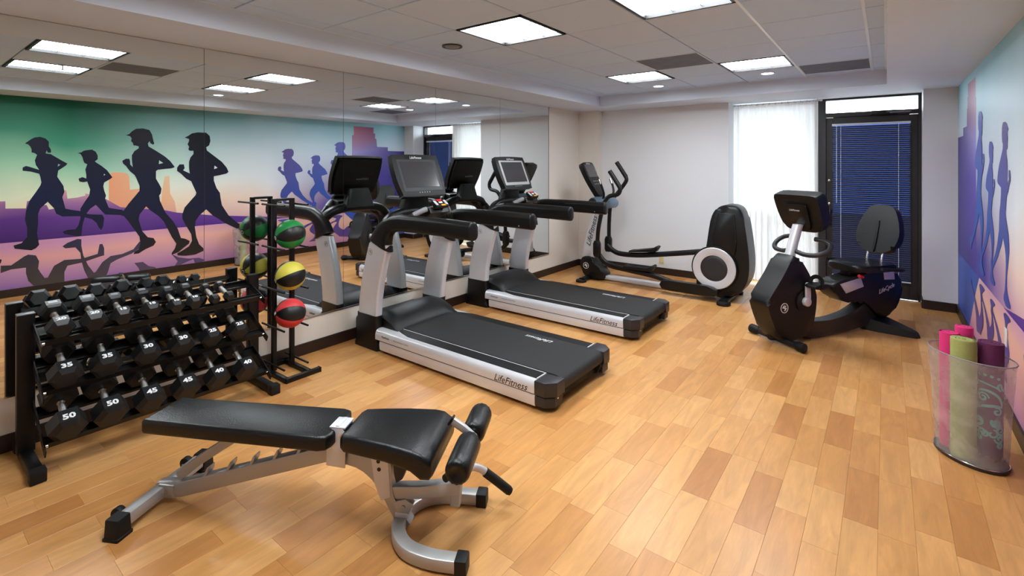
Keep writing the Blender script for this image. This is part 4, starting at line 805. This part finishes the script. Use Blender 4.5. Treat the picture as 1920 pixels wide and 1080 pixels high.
# ------------------------------------------------------------------ adjustable weight bench: local x runs from the rear bar to the foot rollers
def make_bench():
    t = thing('weight_bench', 'adjustable weight bench with black padded back and seat on a silver frame', 'weight bench', (-2.79, .87, 0), R(29))
    st, vy, rb = M['steel'], M['vinyl'], M['rubber']
    sq = lambda w, h: rrect(w, h, .008, 2)
    B().sweep([(0, -.225, .055), (0, .225, .055)], sq(.055, .055)).build('rear_crossbar', st, t)
    for s in (-1, 1):
        f = B()
        f.rings([[Vector((p[0], s*.243+p[1], z)) for p in rrect(.070*k, .062*k2, .006, 2)] for z, k, k2 in ((0, 1.12, 1.25), (.012, 1.12, 1.25), (.014, 1.0, 1.12), (.085, .95, 1.0), (.088, .9, .95))])
        f.build('end_cap', rb, t)
        wh = B().cyl((-.052, s*.175, .058), (-.052, s*.205, .058), .030, 18, bev=.004).build('wheel', rb, t)
        B().cyl((-.052, s*.165, .058), (-.052, s*.25, .058), .007, 10).build('axle', M['chrome'], wh)
    B().sweep([(-.02, 0, .055), (.10, 0, .068), (.89, 0, .315)], sq(.05, .072)).build('spine', st, t)
    B().cyl((.035, -.034, .058), (.035, .034, .058), .013, 6).build('bolt', M['chrome'], t)
    B().xz([(-.005, .03), (.075, .03), (.075, .09), (-.005, .09)], -.033, .033, bev=.003).build('spine_bracket', st, t)
    for x, z in ((.225, .135), (.345, .172), (.465, .21), (.585, .247), (.705, .285)):
        B().xz([(x-.012, z-.012), (x+.022, z+.052), (x+.028, z+.054), (x+.024, z+.03), (x-.002, z-.016)], -.022, .022).build('ladder_tooth', st, t, False)
    B().sweep([(.085, 0, .125), (.20, 0, .215), (.46, 0, .388)], sq(.030, .045)).build('back_strut', st, t)
    # hinge bracket between the pads, gooseneck
    for s in (-1, 1): B().xz([(.865, .268), (.955, .262), (.96, .40), (.945, .44), (.895, .44), (.87, .40)], s*.042-.003, s*.042+.003, bev=.001).build('hinge_plate', M['silver'], t)
    B().box((.918, 0, .440), (.075, .09, .008), bev=.002).box((.918, 0, .444), (.018, .08, .008), bev=.002).build('hinge_top', M['silver'], t)
    for x in (.885, .94):
        B().cyl((x, -.052, .412), (x, .052, .412), .008, 8).build('hinge_bolt', M['chrome'], t)
    neck = smooth2([(.87, .345), (.96, .345), (1.07, .335), (1.16, .32), (1.165, .21), (1.19, .11), (1.255, .03), (1.205, .02), (1.155, .09), (1.11, .17), (1.04, .245), (.96, .272), (.87, .272)], 2)
    B().xz(neck, -.028, .028, bev=.004).build('gooseneck', st, t)
    B().xz([(1.065, .365), (1.15, .365), (1.165, .145), (1.12, .125), (1.09, .20)], -.034, .034, bev=.003).build('seat_gusset', M['silver'], t)
    for z in (.335, .30, .265): B().cyl((1.105+.1*(.335-z), -.0345, z), (1.105+.1*(.335-z), -.0355, z), .009, 12).build('adjust_hole', M['ink'], t)
    B().cyl((1.105, -.036, .338), (1.105, -.06, .338), .015, 14, bev=.003).build('adjust_knob', rb, t)
    B().xz([(1.17, .36), (1.225, .36), (1.24, .29), (1.215, .22), (1.185, .20), (1.175, .25)], -.02, .02, bev=.003).build('seat_catch', M['cap'], t)
    # horseshoe front foot lying on the floor
    ho = smooth([(1.52, -.205, .032), (1.40, -.20, .032), (1.29, -.165, .032), (1.225, -.09, .032), (1.205, 0, .032), (1.225, .09, .032), (1.29, .155, .032), (1.40, .185, .032), (1.52, .19, .032)], 5)
    B().sweep(ho, sq(.058, .052)).build('front_foot', st, t)
    for s, y in ((-1, -.205), (1, .19)): B().box((1.535, y, .032), (.05, .066, .064), bev=.006).build('end_cap', rb, t)
    B().box((1.215, 0, .068), (.06, .064, .022), bev=.003).build('foot_collar', M['silver'], t)
    B().sweep([(1.14, .0, .155), (1.30, 0, .17), (1.47, 0, .205)], sq(.05, .058)).build('leg_arm', st, t)
    B().xz([(1.175, .12), (1.23, .14), (1.27, .12), (1.235, .05), (1.205, .04)], -.03, .03, bev=.003).cyl((1.225, -.036, .105), (1.225, .036, .105), .009, 8).build('arm_gusset', st, t)
    B().sweep([(1.455, 0, .125), (1.462, 0, .235)], sq(.045, .045), up=(1, 0, 0)).build('arm_end', st, t)
    B().sweep([(1.462, 0.02, .20), (1.49, .025, .31), (1.525, .028, .405)], sq(.03, .035), up=(1, 0, 0)).build('roller_post', st, t)
    B().sweep([(1.535, .028, .405), (1.485, .028, .445), (1.435, .028, .475)], sq(.026, .034), up=(0, 0, 1)).build('roller_bar', st, t)
    B().box((1.428, .028, .478), (.010, .032, .04), rot=(0, .6, 0), bev=.002).build('bar_plug', rb, t)
    # foam rollers with gathered ends
    for y0, y1 in ((-.235, .005), (.052, .262)):
        r = .052; prof = []
        rs = []; seg = 28
        for y, k in ((y0+.012, .25), (y0+.002, .55), (y0, .72), (y0+.006, .88), (y0+.022, 1), (y0+.06, 1.02), (y1-.06, 1.02), (y1-.022, 1), (y1-.006, .88), (y1, .72), (y1-.002, .55), (y1-.012, .25)):
            pl = .07 if k < .8 else (.03 if k < .95 else 0)
            rs.append([Vector((1.52+r*k*(1+pl*(1 if i % 2 else -1))*math.cos(2*math.pi*i/seg), y, .405+r*k*(1+pl*(1 if i % 2 else -1))*math.sin(2*math.pi*i/seg))) for i in range(seg)])
        B().rings(rs).build('foam_roller', vy, t, angle=60)
    B().cyl((1.52, -.20, .405), (1.52, .23, .405), .012, 12).build('roller_axle', M['chrome'], t)
    B().cyl((1.43, -.085, .285), (1.455, -.03, .285), .017, 12, bev=.003).build('pull_pin', rb, t)
    g = B().tube([(1.47, .06, .225), (1.50, .13, .21), (1.535, .155, .19), (1.565, .165, .165)], .017, 12, n=4).build('handle_tube', M['silver'], t)
    B().tube([(1.555, .163, .172), (1.62, .175, .12), (1.665, .18, .085), (1.675, .182, .077)], .021, 12, scales=[1, 1, 1, .8]).build('handle_grip', rb, g)
    # pads
    bp = [(-.035, -.092), (-.02, -.102), (.86, -.118), (.895, -.105), (.91, -.07), (.91, .11), (.895, .140), (.86, .152), (-.02, .138), (-.035, .128)]
    B().xy(bp, .365, .432, bev=.016, seg=3).build('back_pad', vy, t)
    B().box((.44, 0, .372), (.80, .14, .02), bev=.004).build('back_board', M['rubber'], t)
    # seat pad: flares to the front and rolls over the edge
    st_ = [(.955, .118, .428, .365), (.975, .132, .436, .360), (1.05, .145, .438, .358), (1.18, .168, .437, .356), (1.30, .190, .430, .340), (1.345, .194, .422, .312), (1.38, .190, .400, .312), (1.392, .182, .374, .325)]
    rs = []
    for x, hw, zt, zb in st_:
        rs.append([Vector((x, p[0]+.030, (zt+zb)/2+p[1])) for p in rrect(2*hw, zt-zb, min(.022, (zt-zb)/2-.001), 4)])
    B().rings(rs).build('seat_pad', vy, t, angle=60)
    B().box((1.14, 0, .350), (.24, .12, .016), bev=.003).build('seat_board', M['rubber'], t)
    return t
make_bench()
# ------------------------------------------------------------------ dumbbell rack
TIERS = [(.79, R(18), -3.67), (.55, R(27), -3.615), (.293, R(28), -3.56)]      # height, tilt, distance from the wall
def tier_m(z, tilt, x): return Matrix.Translation((x, 0, z)) @ Matrix.Rotation(tilt, 4, 'Y')
def make_rack():
    t = thing('dumbbell_rack', 'black three-tier steel dumbbell rack standing against the mirror', 'dumbbell rack', (-3.66, 1.13, 0))
    pw = M['powder']; off = Vector((3.66, -1.13, 0))
    for s, y in ((-1, -.61), (1, .61)):
        B().sweep([(-.12, y, .045), (-.12, y, .80)], rrect(.075, .05, .006, 2), up=(1, 0, 0)).build('upright', pw, t)
        B().box((-.12, y, .803), (.05, .075, .006), bev=.002).build('upright_cap', M['grey'] if s < 0 else pw, t)
        B().box((-.02, y, .032), (.46, .055, .05), bev=.005).build('foot', pw, t)
        B().box((.205, y, .034), (.06, .066, .068), bev=.006).build('foot_cap', M['rubber'], t)
        B().box((-.25, y, .03), (.05, .064, .06), bev=.006).build('foot_cap', M['rubber'], t)
        for z, tl, tx in TIERS:
            m = Matrix.Translation(off) @ tier_m(z, tl, tx)
            a = B(); bk_ = -.15-(tx+3.67)
            a.prism([(bk_, -.075), (.18, -.075), (.18, -.035), (.06, -.03), (bk_, -.03)], .006, m @ frame((1, 0, 0), (0, 0, 1), (0, 1.13+y-s*.028, -.035)))
            a.build('tier_arm', pw, t, False)
            b = m @ Vector((.13, 1.13+y-s*.034, -.085)); B().cyl(b, b+Vector((0, -s*.01, 0)), .011, 10).build('bolt', M['chrome'], t)
    for z, tl, tx in TIERS:
        m = Matrix.Translation(off) @ tier_m(z, tl, tx)
        for x in (-.10, .10):
            r = B(); r.bm = bmesh.new()
            r.prism([(-.034, -.012), (.034, -.012), (.034, .004), (.028, .004), (.028, -.004), (-.028, -.004), (-.028, .018), (-.034, .018)] if x < 0 else [(-.034, -.012), (.034, -.012), (.034, .022), (.028, .022), (.028, -.004), (-.028, -.004), (-.028, .004), (-.034, .004)], 1.16, m @ frame((1, 0, 0), (0, 0, 1), (x, 1.13, -.088)))
            r.build('shelf_rail', pw, t, False)
    return t
make_rack()
def make_dumbbell(lb, y, z, label, TILT, x0):
    k = {50: (.166, .106, .118), 45: (.160, .102, .118), 40: (.154, .099, .116), 35: (.150, .096, .116), 30: (.144, .092, .115), 25: (.138, .086, .115), 20: (.126, .080, .115), 15: (.112, .074, .112), 10: (.098, .068, .110), 5: (.074, .052, .108)}[lb]
    w, hl, gl = k                       # width across corners, head length, grip length
    r = w/2; ap = r*math.cos(R(30))
    zoff = z-.0905+ap/math.cos(TILT)+.012
    t = thing('dumbbell', label, 'dumbbell', (x0, y, zoff), 0, 'hex dumbbells on the rack')
    t.rotation_euler = (0, TILT+random.uniform(-.01, .01), random.uniform(-.04, .04))
    for s in (-1, 1):
        a, b_ = gl/2, gl/2+hl
        st = ((a, .80), (a+.012, 1.0), (b_-.020, 1.0), (b_-.002, .70), (b_, .66))
        h = B().rings([[Vector((s*x, r*q*math.cos(R(60*i)), r*q*math.sin(R(60*i)))) for i in range(6)] for x, q in st]).build('head', M['urethane'], t, False)
        if s > 0:
            if lb > 5: text(str(lb), r*.56, M['white'], h, 'weight_number', (0, 1, 0), (-1, 0, 0), (b_-.020-r*.30, 0, ap+.0004), bold=.0018, sx=1.15)
        else:
            B().box((-(a+hl*.5), 0, ap+.0003), (hl*.34, r*.62, .0012)).build('label_strip', M['grey'], h, False)
    hd = B()
    pts = [(-gl/2-.005, .013), (-gl/2+.012, .0135), (-gl/2+.02, .0145), (0, .0175), (gl/2-.02, .0145), (gl/2-.012, .0135), (gl/2+.005, .013)]
    hd.tube([(x, 0, 0) for x, _ in pts], 1.0, 14, scales=[q for _, q in pts]); hd.build('handle', M['knurl'], t)
    for s in (-1, 1): B().cyl((s*(gl/2-.012), 0, 0), (s*(gl/2+.002), 0, 0), .019, 16, bev=.002).build('collar', M['chrome'], t)
    return t
rows_ = [('top', TIERS[0], [(20, .628), (20, .773), (15, .903), (15, 1.044), (10, 1.179), (10, 1.281), (5, 1.405), (5, 1.495)]),
         ('middle', TIERS[1], [(35, .64), (35, .815), (30, 1.01), (30, 1.185), (25, 1.355), (25, 1.525)]),
         ('bottom', TIERS[2], [(50, .635), (50, .815), (45, 1.005), (45, 1.195), (40, 1.37), (40, 1.545)])]
for tier, z, items in rows_:
    seen = set()
    for lb, y in items:
        side = 'right' if lb in seen else 'left'; seen.add(lb)
        lbl = f'black hex dumbbell marked {lb} on the {tier} tier, {side} of the two {lb}s' if lb > 5 else f'smallest bright-handled dumbbell ending the top tier, {side} of the two'
        make_dumbbell(lb, y, z[0], lbl, z[1], z[2])

# ------------------------------------------------------------------ medicine ball stand and balls
def make_stand():
    t = thing('ball_stand', 'tall black medicine ball stand between the dumbbell rack and the nearer treadmill', 'ball stand', (-3.78, 1.975, 0))
    pw = M['powder']
    for y in (-.072, .072):
        B().sweep([(0, y, .03), (0, y, 1.36)], rrect(.034, .034, .005, 2), up=(1, 0, 0)).build('post', pw, t)
        B().box((.04, y*1.3, .018), (.40, .036, .036), bev=.004).build('base_bar', pw, t)
        for z in (1.315, .985, .665, .375, .085):
            B().cyl((-.14, y*1.0+(.022 if y > 0 else -.022), z), (.20, y*1.0+(.022 if y > 0 else -.022), z), .008, 10).build('support_rod', pw, t)
    B().box((.235, .035, .018), (.036, .27, .036), bev=.004).build('base_crossbar', pw, t)
    for y in (-.102, .172): B().box((.235, y, .018), (.04, .006, .04)).build('end_plug', M['rubber'], t)
    B().box((-.135, 0, .018), (.036, .24, .036), bev=.004).build('base_crossbar', pw, t)
    B().box((0, 0, 1.352), (.03, .12, .02), bev=.003).build('top_bar', pw, t)
    return t
make_stand()
def make_ball(color, z, label, spin):
    r = .112
    t = thing('medicine_ball', label, 'medicine ball', (-3.668, 1.975, z), 0, 'medicine balls on the stand')
    t.rotation_mode = 'YXZ'; t.rotation_euler = (spin[0], spin[1], spin[2])
    # six gores meeting at the two end caps of the local y axis; alternate colours, grooves between
    for g in range(6):
        b = bmesh.new(); a0 = R(60*g); na, nl = 8, 14; gr = []
        for j in range(nl+1):
            th_ = R(12)+R(156)*j/nl; row = []
            for i in range(na+1):
                ph = a0+R(60)*i/na; q = r*(1-.012*(1 if i in (0, na) else 0))
                row.append(b.verts.new((q*math.sin(th_)*math.cos(ph), -q*math.cos(th_), q*math.sin(th_)*math.sin(ph))))
            gr.append(row)
        for a, c in zip(gr[:-1], gr[1:]):
            for i in range(na): b.faces.new((a[i], a[i+1], c[i+1], c[i]))
        finish('panel', b, M[color] if g % 2 == 0 else M['ballblack'], t, angle=80)
    for s in (-1, 1):
        B().lathe([(0, r*1.004), (r*.12, r*.996), (r*.215, r*.972), (r*.215, r*.93)], frame((1, 0, 0), (0, 0, s), (0, 0, 0)) if s < 0 else frame((1, 0, 0), (0, 0, -1), (0, 0, 0))).build('end_patch', M['ballblack'], t)
    return t
gball = make_ball('green', 1.088, 'green and black medicine ball, uppermost on the stand', (R(10), R(-38), R(-8)))
yball = make_ball('yellow', .768, 'yellow and black medicine ball in the middle of the stand', (R(14), R(-22), R(-12)))
rball = make_ball('ballred', .478, 'red and black medicine ball, lowest on the stand', (R(-8), R(-40), R(-10)))
text('10', .034, M['white'], rball, 'weight_number', (1, 0, 0), (0, 0, 1), (.0, -.1135, 0), depth=.002)
for b_ in (gball, yball):
    B().lathe([(.011, .1128), (.016, .1122), (.016, .1135), (.011, .1138), (.011, .1128)], frame((1, 0, 0), (0, 0, 1)), 20).build('white_ring_mark', M['white'], b_)
# ------------------------------------------------------------------ oval wire-mesh basket with rolled mats
t = thing('mat_basket', 'oval galvanised mesh basket holding rolled exercise mats by the mural wall', 'basket', (.372, 3.715, 0), R(-45))
def ell(a, b, z, n=48): return [Vector((a*math.cos(2*math.pi*i/n), b*math.sin(2*math.pi*i/n), z)) for i in range(n)]
B().rings([ell(.166, .126, .022), ell(.174, .129, .15), ell(.186, .135, .35), ell(.204, .145, .575)], cap=False).build('mesh_side', M['mesh'], t, angle=80)
B().rings([ell(.169, .128, 0), ell(.173, .132, .006), ell(.173, .132, .020), ell(.166, .126, .024)]).build('base_pan', M['cap'], t)
rp = ell(.204, .145, .577); rp.append(rp[0]); rp.append(rp[1])
B().tube(rp, .0035, 6).build('rim', M['grey'], t)
bp_ = ell(.171, .131, .022); bp_.append(bp_[0]); bp_.append(bp_[1])
B().tube(bp_, .0035, 6).build('base_ring', M['chrome'], t)
def roll_mat(label, mname, c, r, h, lean=(0, 0), turns=4.2, a0=0.0):
    t = thing('rolled_mat', label, 'exercise mat', (c[0], c[1], .026), 0, 'rolled mats in the basket')
    t.rotation_euler = (lean[0], lean[1], 0)
    th_ = r/(turns+.6); n = int(turns*26); rs = []
    out, inn = [], []
    for i in range(n+1):
        f = i/n; ang = a0+2*math.pi*turns*f; rr = min(r, th_*.9+(r-th_*.9)*f*turns/(turns-1))
        out.append((rr*math.cos(ang), rr*math.sin(ang))); inn.append(((rr-th_*.86)*math.cos(ang), (rr-th_*.86)*math.sin(ang)))
    b = bmesh.new()
    lo_o = [b.verts.new((x, y, 0)) for x, y in out]; hi_o = [b.verts.new((x, y, h)) for x, y in out]
    lo_i = [b.verts.new((x, y, 0)) for x, y in inn]; hi_i = [b.verts.new((x, y, h)) for x, y in inn]
    for i in range(n):
        b.faces.new((lo_o[i], lo_o[i+1], hi_o[i+1], hi_o[i])); b.faces.new((lo_i[i+1], lo_i[i], hi_i[i], hi_i[i+1]))
        b.faces.new((hi_o[i], hi_o[i+1], hi_i[i+1], hi_i[i])); b.faces.new((lo_i[i], lo_i[i+1], lo_o[i+1], lo_o[i]))
    for q in (0, n): b.faces.new((lo_o[q], hi_o[q], hi_i[q], lo_i[q]))
    finish('roll', b, M[mname], t, angle=50)
    return t
def pt(x, y):
    a = R(-45); return (.372+x*math.cos(a)-y*math.sin(a), 3.715+x*math.sin(a)+y*math.cos(a))
roll_mat('bright pink rolled mat at the far left of the basket', 'matpink', pt(-.082, -.040), .042, .645, a0=2.2)
roll_mat('second pink rolled mat directly behind the sage green one', 'matpink', pt(-.070, .046), .040, .675, a0=1.0)
gm_ = roll_mat('sage green rolled mat in the front of the basket', 'matgreen', pt(.015, -.062), .055, .64, a0=.4)
pm_ = roll_mat('plum purple rolled mat with teal scroll print on the right of the basket', 'matpurple', pt(.070, .035), .053, .635, lean=(-.012, .012), a0=1.7)
# teal scroll print wrapped round the plum mat
def wrap_strip(pts, wd, name):
    """ribbon in (angle-length s, height z) wrapped on the mat's outer radius"""
    rr = .0541; P = smooth([(a, b, 0) for a, b in pts], 6); b = bmesh.new(); prev = None
    for i, p in enumerate(P):
        d_ = (P[min(i+1, len(P)-1)]-P[max(i-1, 0)]).normalized(); nrm = Vector((-d_.y, d_.x, 0)); k = 1.5*wd*(.35+.65*math.sin(math.pi*(.12+.76*i/(len(P)-1))))
        row = []
        for s in (-1, 1):
            q = p+nrm*(s*k/2); ang = q.x/rr+R(-98); row.append(b.verts.new((rr*math.cos(ang), rr*math.sin(ang), q.y)))
        if prev: b.faces.new((prev[0], prev[1], row[1], row[0]))
        prev = row
    finish(name, b, M['teal'], pm_, False)
def spiral(cx, cz, r, turns, a0, d=1): return [(cx+r*(1-.8*i/16)*math.cos(a0+d*2*math.pi*turns*i/16), cz+r*(1-.8*i/16)*math.sin(a0+d*2*math.pi*turns*i/16)) for i in range(17)]
for x, z in ((-.05, .455), (-.022, .462), (.006, .460), (.034, .452)):
    wrap_strip([(x-.006, z), (x, z+.004), (x+.006, z)], .010, 'scroll_print')
wrap_strip([(-.06, .425), (-.02, .422), (.02, .410), (.045, .390)], .006, 'scroll_print')
wrap_strip([(.045, .390), (.03, .415), (.045, .425), (.055, .40), (.07, .39)], .008, 'scroll_print')
wrap_strip(spiral(-.03, .345, .026, 1.4, 0), .007, 'scroll_print')
wrap_strip([(-.055, .345), (-.05, .375), (-.01, .385), (.03, .365), (.05, .33), (.052, .30)], .009, 'scroll_print')
wrap_strip([(-.06, .285), (-.02, .30), (.02, .31), (.052, .305)], .010, 'scroll_print')
wrap_strip(spiral(.03, .28, .022, 1.2, 2.0, -1), .008, 'scroll_print')
random.seed(3)
for k in range(12):
    cx, cz = random.uniform(-.06, .06), random.uniform(.06, .24)
    wrap_strip(spiral(cx, cz, random.uniform(.014, .026), random.uniform(.8, 1.4), random.uniform(0, 6), random.choice((-1, 1))), random.uniform(.006, .011), 'scroll_print')
